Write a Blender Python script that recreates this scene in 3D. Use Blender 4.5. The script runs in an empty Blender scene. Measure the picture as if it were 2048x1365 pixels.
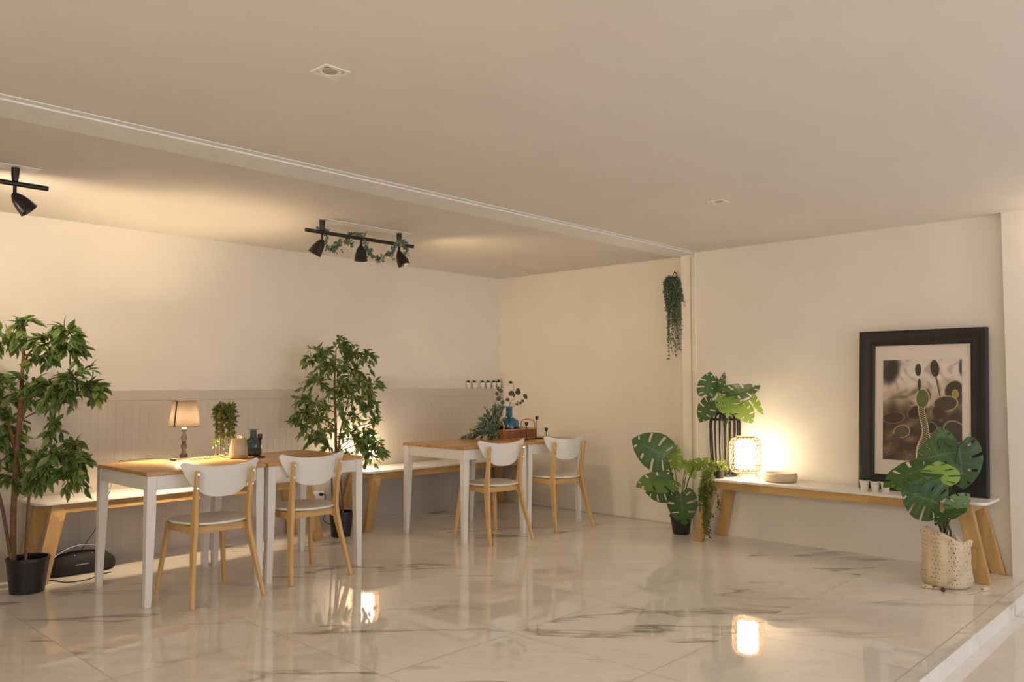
import bpy, math, random
from mathutils import Vector, Matrix, Euler
PI = math.pi
R = math.radians
sc = bpy.context.scene
C = sc.collection

# ------------------------------------------------------------ camera, world, light, exposure
# world axes follow the room: x=0 is the left wall, y=0 the back wall, z=0 the tiled platform
CAM = Vector((6.075, -6.278, 1.25)); FPX = 1622.0; YAW = R(43.25); PITCH = math.atan(85 / 1622.0)
cd = bpy.data.cameras.new('camera'); cam = bpy.data.objects.new('camera', cd); C.objects.link(cam)
cam.location = CAM; cam.rotation_euler = (PI / 2 + PITCH, 0, YAW)
cd.sensor_width = 36; cd.lens = FPX / 2048 * 36; cd.clip_start = .05; cd.clip_end = 60
sc.camera = cam

w = bpy.data.worlds.new('world'); sc.world = w; w.use_nodes = True
nt = w.node_tree; nt.nodes.clear()
o_ = nt.nodes.new('ShaderNodeOutputWorld'); bg = nt.nodes.new('ShaderNodeBackground')
tc = nt.nodes.new('ShaderNodeTexCoord'); sp = nt.nodes.new('ShaderNodeSeparateXYZ'); cr = nt.nodes.new('ShaderNodeValToRGB')
nt.links.new(tc.outputs['Generated'], sp.inputs[0]); nt.links.new(sp.outputs['X'], cr.inputs[0])
cr.color_ramp.elements[0].position = 0.15; cr.color_ramp.elements[0].color = (1.0, .81, .60, 1)
cr.color_ramp.elements[1].position = 0.85; cr.color_ramp.elements[1].color = (.88, .82, .74, 1)
nt.links.new(cr.outputs[0], bg.inputs[0]); nt.links.new(bg.outputs[0], o_.inputs[0])
bg.inputs[1].default_value = 1.26

def area(name, loc, rot, sx, sy, power, col):
    l = bpy.data.lights.new(name, 'AREA'); l.shape = 'RECTANGLE'; l.size = sx; l.size_y = sy; l.energy = power; l.color = col
    o = bpy.data.objects.new(name, l); C.objects.link(o); o.location = loc; o.rotation_euler = rot
    return o
# daylight from the open side on the right, beyond the step
area('daylight_opening', (9.4, -2.3, 0.9), (0, PI / 2, 0), 1.6, 4.0, 55, (.55, .70, 1.0))
# wall light beyond the right edge of the view
wl = bpy.data.lights.new('wall_light', 'POINT'); wl.energy = 7; wl.color = (1.0, .74, .46); wl.shadow_soft_size = .04
wlo = bpy.data.objects.new('wall_light', wl); C.objects.link(wlo); wlo.location = (5.42, -.34, 2.20)
# warm lamps of the room part behind the photographer
area('room_lamps', (5.3, -8.8, 2.25), (R(50), 0, 0), 3.0, 1.0, 118, (1.0, .78, .53))

sc.view_settings.view_transform = 'Standard'; sc.view_settings.look = 'None'
sc.view_settings.gamma = 1; sc.view_settings.use_curve_mapping = False
sc.view_settings.exposure = 0.0

# power of the lamps in the room (emission of their bulbs) and the added corner fill
E_TABLE_LAMP = 2100.0; E_LANTERN = 32.0; P_TRACK_AND_FILL = (48.0, 36.0)

# ------------------------------------------------------------ helpers
RGT = Vector((math.cos(YAW), math.sin(YAW), 0)); FW0 = Vector((-math.sin(YAW), math.cos(YAW), 0))
FWD = FW0 * math.cos(PITCH) + Vector((0, 0, math.sin(PITCH))); UPV = -FW0 * math.sin(PITCH) + Vector((0, 0, math.cos(PITCH)))
def ray(px, py): return FWD + RGT * ((px - 1024) / FPX) + UPV * ((682.5 - py) / FPX)
def onz(px, py, z=0.): d = ray(px, py); return CAM + d * ((z - CAM.z) / d.z)
def onx(px, py, x): d = ray(px, py); return CAM + d * ((x - CAM.x) / d.x)
def ony(px, py, y): d = ray(px, py); return CAM + d * ((y - CAM.y) / d.y)
def near(px, py, a, off=0.):           # point seen at px,py as far away as anchor a (+off metres)
    d = ray(px, py); t = (Vector(a) - CAM).dot(FWD) + off; return CAM + d * t

def srgb(r, g, b):
    f = lambda c: ((c / 255) / 12.92 if c / 255 <= .04045 else ((c / 255 + .055) / 1.055) ** 2.4)
    return (f(r), f(g), f(b), 1)

class NT:
    def __init__(s, name):
        s.m = bpy.data.materials.new(name); s.m.use_nodes = True; s.t = s.m.node_tree; s.t.nodes.clear()
        s.out = s.n('ShaderNodeOutputMaterial')
    def n(s, typ, **k):
        x = s.t.nodes.new(typ)
        for a, b in k.items(): setattr(x, a, b)
        return x
    def l(s, a, b): s.t.links.new(a, b)
    def bsdf(s, col=None, rough=.5, **k):
        b = s.n('ShaderNodeBsdfPrincipled')
        if col is not None: b.inputs['Base Color'].default_value = col
        b.inputs['Roughness'].default_value = rough
        for a, v in k.items(): b.inputs[a.replace('_', ' ')].default_value = v
        s.l(b.outputs[0], s.out.inputs[0]); s.b = b
        return b
    def coord(s, scale=(1, 1, 1), rot=(0, 0, 0), kind='Object'):
        t = s.n('ShaderNodeTexCoord'); m = s.n('ShaderNodeMapping'); m.inputs['Scale'].default_value = scale
        m.inputs['Rotation'].default_value = rot; s.l(t.outputs[kind], m.inputs[0]); return m.outputs[0]
    def noise(s, vec, scale, detail=3, rough=.55, dist=0.):
        n = s.n('ShaderNodeTexNoise'); n.inputs['Scale'].default_value = scale; n.inputs['Detail'].default_value = detail
        n.inputs['Roughness'].default_value = rough; n.inputs['Distortion'].default_value = dist; s.l(vec, n.inputs['Vector']); return n.outputs['Fac']
    def ramp(s, fac, stops):
        r = s.n('ShaderNodeValToRGB'); e = r.color_ramp.elements
        while len(e) < len(stops): e.new(.5)
        for i, (p, c) in enumerate(stops): e[i].position = p; e[i].color = c if len(c) == 4 else (*c, 1)
        s.l(fac, r.inputs[0]); return r.outputs[0]
    def mix(s, fac, a, b, mode='MIX'):
        m = s.n('ShaderNodeMix', data_type='RGBA', blend_type=mode)
        for inp, v in ((m.inputs[0], fac), (m.inputs[6], a), (m.inputs[7], b)):
            if hasattr(v, 'links'): s.l(v, inp)
            else: inp.default_value = v
        return m.outputs[2]
    def math(s, op, a, b=0., c=None):
        m = s.n('ShaderNodeMath', operation=op)
        for i, v in enumerate((a, b) if c is None else (a, b, c)):
            if hasattr(v, 'links'): s.l(v, m.inputs[i])
            else: m.inputs[i].default_value = v
        return m.outputs[0]
    def bump(s, h, strength=.2, dist=.01):
        b = s.n('ShaderNodeBump'); b.inputs['Strength'].default_value = strength; b.inputs['Distance'].default_value = dist
        s.l(h, b.inputs['Height']); s.l(b.outputs[0], s.b.inputs['Normal'])

def scl(c, k): return (c[0] * k, c[1] * k, c[2] * k, 1)
def painted(name, col, rough=.6, bump=.12, var=.04, scale=6):
    t = NT(name); t.bsdf(col, rough); v = t.coord()
    n = t.noise(v, scale, 4); t.l(t.ramp(n, [(.3, scl(col, 1 - var)), (.7, scl(col, 1 + var * .5))]), t.b.inputs['Base Color'])
    t.bump(t.noise(v, 60, 3), bump, .004); return t.m
def plain(name, col, rough=.5, **k):
    t = NT(name); t.bsdf(col, rough, **k); v = t.coord(); n = t.noise(v, 25, 2)
    t.l(t.ramp(n, [(.3, scl(col, .985)), (.7, scl(col, 1.01))]), t.b.inputs['Base Color']); return t.m
def wood(name, col, axis='X', blocks=False, rough=.42, fine=1.):
    t = NT(name); t.bsdf(col, rough)
    s = {'X': (1.2, 14, 14), 'Y': (14, 1.2, 14), 'Z': (14, 14, 1.2)}[axis]
    v = t.coord(tuple(a * fine for a in s)); n = t.noise(v, 2.2, 5, .6, .6)
    c = t.ramp(n, [(.22, scl(col, .68)), (.42, scl(col, .93)), (.55, col), (.78, scl(col, 1.22))])
    if blocks:
        k = {'X': (2.6, 16, 16), 'Y': (16, 2.6, 16), 'Z': (16, 16, 4.2)}[axis]
        vv = t.coord(k); vo = t.n('ShaderNodeTexVoronoi', distance='CHEBYCHEV'); vo.inputs['Scale'].default_value = 1.0; vo.inputs['Randomness'].default_value = .55
        t.l(vv, vo.inputs['Vector']); sx = t.n('ShaderNodeSeparateColor'); t.l(vo.outputs['Color'], sx.inputs[0])
        c = t.mix(.75, c, t.ramp(sx.outputs[0], [(0, (.72, .70, .66)), (.5, (1, 1, 1)), (1, (1.12, 1.12, 1.14))]), 'MULTIPLY')
    t.l(c, t.b.inputs['Base Color']); t.bump(n, .06, .003); return t.m
def glass(name, col, rough=.03):
    t = NT(name); t.bsdf(col, rough, IOR=1.45); t.b.inputs['Transmission Weight'].default_value = 1.0
    v = t.coord(); t.l(t.ramp(t.noise(v, 9, 2), [(.2, scl(col, .9)), (.8, col)]), t.b.inputs['Base Color']); return t.m
def emit(name, col, st):
    t = NT(name); e = t.n('ShaderNodeEmission'); e.inputs[0].default_value = col; e.inputs[1].default_value = st; t.l(e.outputs[0], t.out.inputs[0]); return t.m
def leafmat(name, dark, mid, pale, trans=.28, rough=.42, edge=.6):
    # colour by leaf (rnd) and a paler margin (edge): both belong to the leaf itself
    t = NT(name); b = t.bsdf(mid, rough)
    a1 = t.n('ShaderNodeAttribute', attribute_name='rnd'); a2 = t.n('ShaderNodeAttribute', attribute_name='edge')
    c = t.ramp(a1.outputs['Fac'], [(0, dark), (.6, mid), (1, t_mix(mid, pale, .45))])
    n = t.noise(t.coord(), 60, 2)
    f = t.math('MULTIPLY', t.math('POWER', a2.outputs['Fac'], 2.2), t.math('MULTIPLY', n, edge * 1.6))
    c = t.mix(f, c, pale); t.l(c, b.inputs['Base Color'])
    tr = t.n('ShaderNodeBsdfTranslucent'); t.l(t.mix(.5, c, pale), tr.inputs[0])
    ms = t.n('ShaderNodeMixShader'); ms.inputs[0].default_value = trans
    t.l(b.outputs[0], ms.inputs[1]); t.l(tr.outputs[0], ms.inputs[2]); t.l(ms.outputs[0], t.out.inputs[0]); return t.m
def t_mix(a, b, f): return tuple(a[i] * (1 - f) + b[i] * f for i in range(3)) + (1,)

# ------------------------------------------------------------ mesh builder
class MB:
    def __init__(s): s.v = []; s.f = []; s.a = {}; s.mi = []
    def add(s, vs, fs, attrs=None, mi=0):
        o = len(s.v); s.v += [tuple(x) for x in vs]; s.f += [tuple(i + o for i in f) for f in fs]; s.mi += [mi] * len(fs)
        for k in set(list(s.a) + list(attrs or {})):
            s.a.setdefault(k, [0.] * o); s.a[k] += list((attrs or {}).get(k, [0.] * len(vs)))
        return s
    def box(s, a, b, mi=0):
        (x0, y0, z0), (x1, y1, z1) = a, b
        return s.add([(x0, y0, z0), (x1, y0, z0), (x1, y1, z0), (x0, y1, z0), (x0, y0, z1), (x1, y0, z1), (x1, y1, z1), (x0, y1, z1)],
                     [(0, 3, 2, 1), (4, 5, 6, 7), (0, 1, 5, 4), (1, 2, 6, 5), (2, 3, 7, 6), (3, 0, 4, 7)], mi=mi)
    def loft(s, rings, closed=True, caps=True, mi=0):     # rings: list of equal-length point lists
        n = len(rings[0]); vs = [p for r in rings for p in r]; fs = []
        for i in range(len(rings) - 1):
            for j in range(n if closed else n - 1):
                k = (j + 1) % n; fs.append((i * n + j, i * n + k, (i + 1) * n + k, (i + 1) * n + j))
        if caps: fs.append(tuple(reversed(range(n)))); fs.append(tuple(range((len(rings) - 1) * n, len(rings) * n)))
        return s.add(vs, fs, mi=mi)
    def bar(s, p0, p1, w0, d0, w1=None, d1=None, mi=0):   # square bar between two points, width along x, depth along y
        w1 = w0 if w1 is None else w1; d1 = d0 if d1 is None else d1
        rs = []
        for p, w, d in ((p0, w0, d0), (p1, w1, d1)):
            x, y, z = p; rs.append([(x - w / 2, y - d / 2, z), (x + w / 2, y - d / 2, z), (x + w / 2, y + d / 2, z), (x - w / 2, y + d / 2, z)])
        return s.loft(rs, mi=mi)
    def lathe(s, prof, c=(0, 0, 0), n=24, fn=None, caps=False, mi=0):
        rs = []
        for (r, z) in prof:
            ring = []
            for j in range(n):
                a = 2 * PI * j / n; rr, zz = (r, z) if fn is None else fn(r, z, a)
                ring.append((c[0] + rr * math.cos(a), c[1] + rr * math.sin(a), c[2] + zz))
            rs.append(ring)
        return s.loft(rs, caps=caps, mi=mi)
    def tube(s, pts, r, n=8, closed=False, mi=0):
        pts = [Vector(p) for p in pts]; m = len(pts)
        rr = r if isinstance(r, (list, tuple)) else [r] * m
        rings = []; prev = None
        for i in range(m):
            if closed: d = pts[(i + 1) % m] - pts[i - 1]
            else: d = pts[min(i + 1, m - 1)] - pts[max(i - 1, 0)]
            if d.length < 1e-9: d = Vector((0, 0, 1))
            d.normalize()
            if prev is None:
                u = d.cross(Vector((0, 0, 1)));
                if u.length < .01: u = d.cross(Vector((1, 0, 0)))
            else: u = prev - d * prev.dot(d)
            if u.length < 1e-6: u = d.orthogonal()
            u.normalize(); v = d.cross(u); prev = u
            rings.append([pts[i] + (u * math.cos(2 * PI * k / n) + v * math.sin(2 * PI * k / n)) * rr[i] for k in range(n)])
        if closed: rings.append(rings[0])
        return s.loft(rings, caps=not closed, mi=mi)
    def ball(s, c, r, n=12, mi=0, sz=1.):
        pr = [(max(r * math.sin(PI * i / (n // 2 + 1)), 1e-4), -r * sz * math.cos(PI * i / (n // 2 + 1))) for i in range(n // 2 + 2)]
        return s.lathe(pr, c, n, mi=mi)
    def prism(s, outline, z0, z1, mi=0):
        a = [(x, y, z0) for x, y in outline]; b = [(x, y, z1) for x, y in outline]; return s.loft([a, b], mi=mi)
    def build(s, name, mat, parent=None, smooth=None, bevel=None, loc=None, rot=None, solid=None, sub=None):
        me = bpy.data.meshes.new(name); me.from_pydata(s.v, [], s.f)
        for m in (mat if isinstance(mat, (list, tuple)) else [mat]): me.materials.append(m)
        if any(s.mi): me.polygons.foreach_set('material_index', s.mi)
        for k, vals in s.a.items():
            at = me.attributes.new(k, 'FLOAT', 'POINT'); at.data.foreach_set('value', vals)
        me.validate(); me.update()
        if smooth is not None:
            me.polygons.foreach_set('use_smooth', [True] * len(me.polygons)); me.set_sharp_from_angle(angle=R(smooth))
        o = bpy.data.objects.new(name, me); C.objects.link(o)
        if parent: o.parent = parent
        if loc: o.location = loc
        if rot: o.rotation_euler = rot
        if solid: d = o.modifiers.new('Solid', 'SOLIDIFY'); d.thickness = solid; d.offset = 0
        if sub: d = o.modifiers.new('Sub', 'SUBSURF'); d.levels = sub; d.render_levels = sub
        if bevel: d = o.modifiers.new('Bevel', 'BEVEL'); d.width = bevel; d.segments = 2; d.limit_method = 'ANGLE'; d.angle_limit = R(40)
        return o

def tag(o, label=None, cat=None, group=None, kind=None):
    if label: o['label'] = label
    if cat: o['category'] = cat
    if group: o['group'] = group
    if kind: o['kind'] = kind
    return o
def thing(name, label, cat, loc=(0, 0, 0), rz=0., group=None):
    o = bpy.data.objects.new(name, None); C.objects.link(o); o.location = loc; o.rotation_euler = (0, 0, rz); o.empty_display_size = .1
    return tag(o, label, cat, group)
def copy_tree(o, parent=None):
    c = o.copy(); C.objects.link(c)
    if parent: c.parent = parent
    for ch in [x for x in C.objects if x.parent == o]: copy_tree(ch, c)
    return c
def clone(root, loc, rz, label, group=None):
    r = copy_tree(root); r.location = loc; r.rotation_euler = (0, 0, rz); r['label'] = label
    if group: r['group'] = group
    return r
def struct(o): return tag(o, kind='structure')
def smoothpath(pts, k=6):                               # Catmull-Rom
    P = [Vector(p) for p in pts]; P = [P[0] * 2 - P[1]] + P + [P[-1] * 2 - P[-2]]; out = []
    for i in range(1, len(P) - 2):
        for j in range(k):
            t = j / k; a, b, c, d = P[i - 1:i + 3]
            out.append(.5 * ((2 * b) + (c - a) * t + (2 * a - 5 * b + 4 * c - d) * t * t + (3 * b - a - 3 * c + d) * t ** 3))
    out.append(P[-2]); return out

# ------------------------------------------------------------ materials
M = {}
M['wall'] = painted('wall_paint', (.80, .755, .68, 1), .65, .10, .035, 3)
M['ceil'] = painted('ceiling_paint', (.74, .70, .645, 1), .75, .06, .03, 2)
M['panel'] = painted('panel_paint', (.56, .51, .45, 1), .5, .03, .03, 5)
M['trimw'] = painted('trim_paint', (.84, .80, .72, 1), .5, .06, .03, 8)
M['beam'] = painted('beam_paint', (.82, .83, .81, 1), .5, .08, .05, 10)
M['white'] = plain('white_lacquer', (.82, .80, .76, 1), .32)
M['pwhite'] = plain('white_pot_plastic', (.85, .83, .78, 1), .4)
M['chairwhite'] = plain('white_painted_plywood', (.80, .79, .75, 1), .38)
M['birchX'] = wood('birch_wood', (.66, .42, .165, 1), 'Z', fine=1.4)
M['rail'] = wood('birch_rail_wood', (.64, .40, .155, 1), 'Y', fine=1.4)
M['top'] = wood('oiled_tabletop_wood', (.54, .30, .10, 1), 'Y', blocks=True, rough=.28)
M['benchZ'] = wood('rubberwood_leg', (.58, .36, .135, 1), 'Z', blocks=True)
M['benchX'] = wood('rubberwood_rail', (.56, .35, .13, 1), 'X', blocks=True)
M['black'] = plain('black_plastic', (.012, .012, .013, 1), .45)
M['blackmetal'] = plain('black_metal', (.016, .014, .013, 1), .35)
M['pot'] = plain('black_nursery_pot', (.014, .015, .018, 1), .4)
M['soil'] = painted('potting_soil', (.03, .02, .012, 1), .95, .8, .3, 40)
M['bark'] = painted('brown_bark', (.20, .105, .05, 1), .8, .8, .35, 30)
M['stemg'] = plain('green_stem', (.12, .17, .035, 1), .5)
M['stemd'] = plain('dark_stem', (.035, .04, .018, 1), .5)
M['chrome'] = plain('chrome', (.75, .75, .76, 1), .15, Metallic=1.0)
M['brass'] = plain('brass', (.8, .6, .3, 1), .25, Metallic=1.0)
M['ficus'] = leafmat('ficus_leaf', srgb(38, 74, 32), srgb(66, 108, 46), srgb(176, 190, 116), .25)
M['monst'] = leafmat('monstera_leaf', srgb(38, 68, 36), srgb(62, 100, 46), srgb(140, 168, 88), .22, .45, .5)
M['monstl'] = leafmat('light_monstera_leaf', srgb(104, 140, 50), srgb(134, 170, 68), srgb(190, 212, 112), .38, .45, .5)
M['euca'] = leafmat('eucalyptus_leaf', srgb(72, 94, 78), srgb(108, 130, 108), srgb(160, 176, 150), .15, .7, .4)
M['vine'] = leafmat('trailing_leaf', srgb(44, 72, 30), srgb(84, 110, 46), srgb(190, 196, 100), .25, .5, .6)
M['succ'] = leafmat('succulent_leaf', srgb(30, 58, 46), srgb(52, 86, 50), srgb(90, 120, 80), .05, .5, .2)

# marble floor tile: 0.81 m tiles, each with its own slice of veins
def marble(name, gloss=.035):
    t = NT(name); b = t.bsdf((.7, .66, .6, 1), gloss)
    v = t.coord(); sep = t.n('ShaderNodeSeparateXYZ'); t.l(v, sep.inputs[0])
    S = .81
    ux = t.math('DIVIDE', t.math('SUBTRACT', sep.outputs[0], .005), S); uy = t.math('DIVIDE', t.math('ADD', sep.outputs[1], -.0 + .79 * 0), S)
    uy = t.math('ADD', uy, .03)
    ix = t.math('FLOOR', ux); iy = t.math('FLOOR', uy)
    fx = t.math('FRACT', ux); fy = t.math('FRACT', uy)
    wn = t.n('ShaderNodeTexWhiteNoise', noise_dimensions='2D'); cb = t.n('ShaderNodeCombineXYZ'); t.l(ix, cb.inputs[0]); t.l(iy, cb.inputs[1]); t.l(cb.outputs[0], wn.inputs['Vector'])
    off = t.n('ShaderNodeVectorMath', operation='SCALE'); t.l(wn.outputs['Color'], off.inputs[0]); off.inputs['Scale'].default_value = 7.0
    av = t.n('ShaderNodeVectorMath', operation='ADD'); t.l(v, av.inputs[0]); t.l(off.outputs[0], av.inputs[1])
    mp = t.n('ShaderNodeMapping'); mp.vector_type = 'POINT'; mp.inputs['Rotation'].default_value = (0, 0, R(-47)); mp.inputs['Scale'].default_value = (1, 1, 1)
    t.l(av.outputs[0], mp.inputs[0]); sc2 = t.n('ShaderNodeVectorMath', operation='MULTIPLY'); t.l(mp.outputs[0], sc2.inputs[0]); sc2.inputs[1].default_value = (.42, 1.75, 1)
    q = sc2.outputs[0]
    n1 = t.noise(q, 1.25, 5, .52, .35); n2 = t.noise(q, 2.6, 5, .6, .6); n3 = t.noise(q, .8, 2)
    vein = t.math('ABSOLUTE', t.math('SUBTRACT', n1, .5)); vein2 = t.math('ABSOLUTE', t.math('SUBTRACT', n2, .5))
    m1 = t.ramp(vein, [(0, (.85,) * 3), (.010, (.45,) * 3), (.028, (0, 0, 0))])
    gate = t.ramp(n3, [(.50, (0, 0, 0)), (.64, (1, 1, 1))])
    m1 = t.mix(1., m1, gate, 'MULTIPLY')
    m2 = t.ramp(vein2, [(0, (.13, .13, .13)), (.018, (0, 0, 0))])
    base = t.ramp(n2, [(.3, (.80, .76, .70)), (.7, (.88, .84, .78))])
    c = t.mix(m2, base, (.40, .34, .27, 1)); c = t.mix(m1, c, (.27, .23, .19, 1))
    ex = t.math('MINIMUM', fx, t.math('SUBTRACT', 1., fx)); ey = t.math('MINIMUM', fy, t.math('SUBTRACT', 1., fy)); e = t.math('MINIMUM', ex, ey)
    g = t.math('LESS_THAN', e, .0028)
    c = t.mix(g, c, (.46, .40, .33, 1)); t.l(c, b.inputs['Base Color'])
    t.l(t.ramp(g, [(0, (gloss,) * 3), (1, (.5, .5, .5))]), b.inputs['Roughness'])
    b.inputs['Specular IOR Level'].default_value = .6
    wv = t.noise(v, 1.6, 1, .4)
    t.bump(t.math('ADD', t.math('MULTIPLY', wv, .5), t.math('MULTIPLY', g, -.12)), .16, .012)
    return t.m
M['marble'] = marble('marble_tile')

# ------------------------------------------------------------ the setting
H = 2.38
X1, Y1 = 9.5, -10.0
struct(MB().box((0, Y1, -.4), (4.93, 0, 0)).build('floor', M['marble']))
struct(MB().box((4.93, Y1, -.45), (X1, 0, -.078)).build('floor', M['marble']))
struct(MB().box((4.93, Y1, -.078), (4.942, -.19, .003)).build('trim_1', M['marble']))
struct(MB().box((-.3, Y1, H), (X1, .3, H + .25)).build('ceiling', M['ceil']))
struct(MB().box((-.3, Y1, -.4), (0, .3, H)).build('wall_left', M['wall']))
struct(MB().box((0, 0, -.4), (2.46, .3, H)).build('wall_back', M['wall']))
struct(MB().box((0, -7.5, -.02), (3.2, -7.2, H)).build('front_light_blocker', M['wall']))  # unseen block added to darken the left foreground floor
struct(MB().box((2.465, -.13, -.4), (X1, .3, H)).build('wall_right', M['wall']))
struct(MB().box((4.79, -.19, -.4), (X1, -.13, H)).build('wall_right', M['wall']))
# pilaster, steel column and recess between back wall and right wall
struct(MB().box((2.15, -.03, 0), (2.30, .0, H)).build('trim_2', M['wall']))
cb_ = MB(); cb_.box((2.30, -.10, 0), (2.392, 0, H)); cb_.box((2.392, -.088, 0), (2.465, 0, H))
cb_.box((2.392, -.112, H - .035), (2.463, -.055, H - .012)); cb_.box((2.452, -.138, 0), (2.468, -.055, H))
struct(cb_.build('trim_3', M['trimw'], bevel=.004))
# shallow beam along the ceiling
bm_ = MB(); bm_.box((2.225, Y1, H - .012), (2.455, -.03, H)); bm_.box((2.455, Y1, H - .005), (2.50, -.10, H)); bm_.box((2.19, Y1, H - .004), (2.225, -.03, H))
struct(bm_.build('trim_4', M['beam'], bevel=.003))
# boarded panelling on the left wall
wp = MB(); th = .048; g = .057; y = -.001
wp.box((0, Y1, 1.128), (th, 0, 1.198)); wp.box((0, Y1, .0), (th - .0052, 0, 1.13))
yy = 0.
while yy > Y1:
    wp.box((th - .008, yy - g + .0009, .004), (th - .004, yy - .0009, 1.122)); yy -= g
struct(wp.build('trim_5', M['panel'], bevel=.0006))
struct(MB().box((th - .001, Y1, 0), (th + .006, 0, .022)).build('baseboard_left', M['panel']))
struct(MB().box((th, -.006, 0), (2.15, 0, .012)).build('baseboard_back', M['panel']))

# ------------------------------------------------------------ tables
def make_table(label):
    t = thing('dining_table', label, 'table', (0, 0, 0), 0, 'square dining tables in a row')
    W, D, Z = .76, .735, .75
    MB().box((-W / 2, -D / 2, Z - .021), (W / 2, D / 2, Z)).build('tabletop', M['top'], t, bevel=.003)
    fx, fy = W / 2 - .008, D / 2 - .008
    ap = MB(); a0, a1 = Z - .021 - .082, Z - .0215
    ap.box((-fx + .05, -fy + .006, a0), (fx - .05, -fy + .026, a1)); ap.box((-fx + .05, fy - .026, a0), (fx - .05, fy - .006, a1))
    ap.box((-fx + .006, -fy + .05, a0), (-fx + .026, fy - .05, a1)); ap.box((fx - .026, -fy + .05, a0), (fx - .006, fy - .05, a1))
    ap.build('apron', M['white'], t, bevel=.002)
    for sx in (-1, 1):
        for sy in (-1, 1):
            cx, cy = sx * (fx - .026), sy * (fy - .026)
            m = MB()
            def sq(z, k): return [(cx + sx * (.026 if a > 0 else .026 - k) if False else cx + sx * .026 - sx * (0 if a else k), cy + sy * .026 - sy * (0 if b else k), z) for a, b in ((0, 0), (1, 0), (1, 1), (0, 1))]
            rs = [sq(0., .036), sq(.16, .041), sq(.52, .052), sq(Z - .0215, .052)]
            if sx * sy > 0: rs = [list(reversed(r)) for r in rs]
            m.loft(list(reversed(rs))); m.build('leg', M['white'], t, bevel=.002)
    return t
tA = make_table('white-legged square table with the lit black-shaded lamp on it'); tA.location = (1.085, -3.985, 0)
tB = clone(tA, (1.085, -3.235, 0), 0, 'white-legged square table with a bare top, butted against the lamp table')
tC = clone(tA, (1.06, -1.525, 0), 0, 'white-legged square table with the heap of eucalyptus greenery on it')
tD = clone(tA, (1.06, -.780, 0), 0, 'white-legged square table carrying the wooden tray and blue glass vase')

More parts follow.
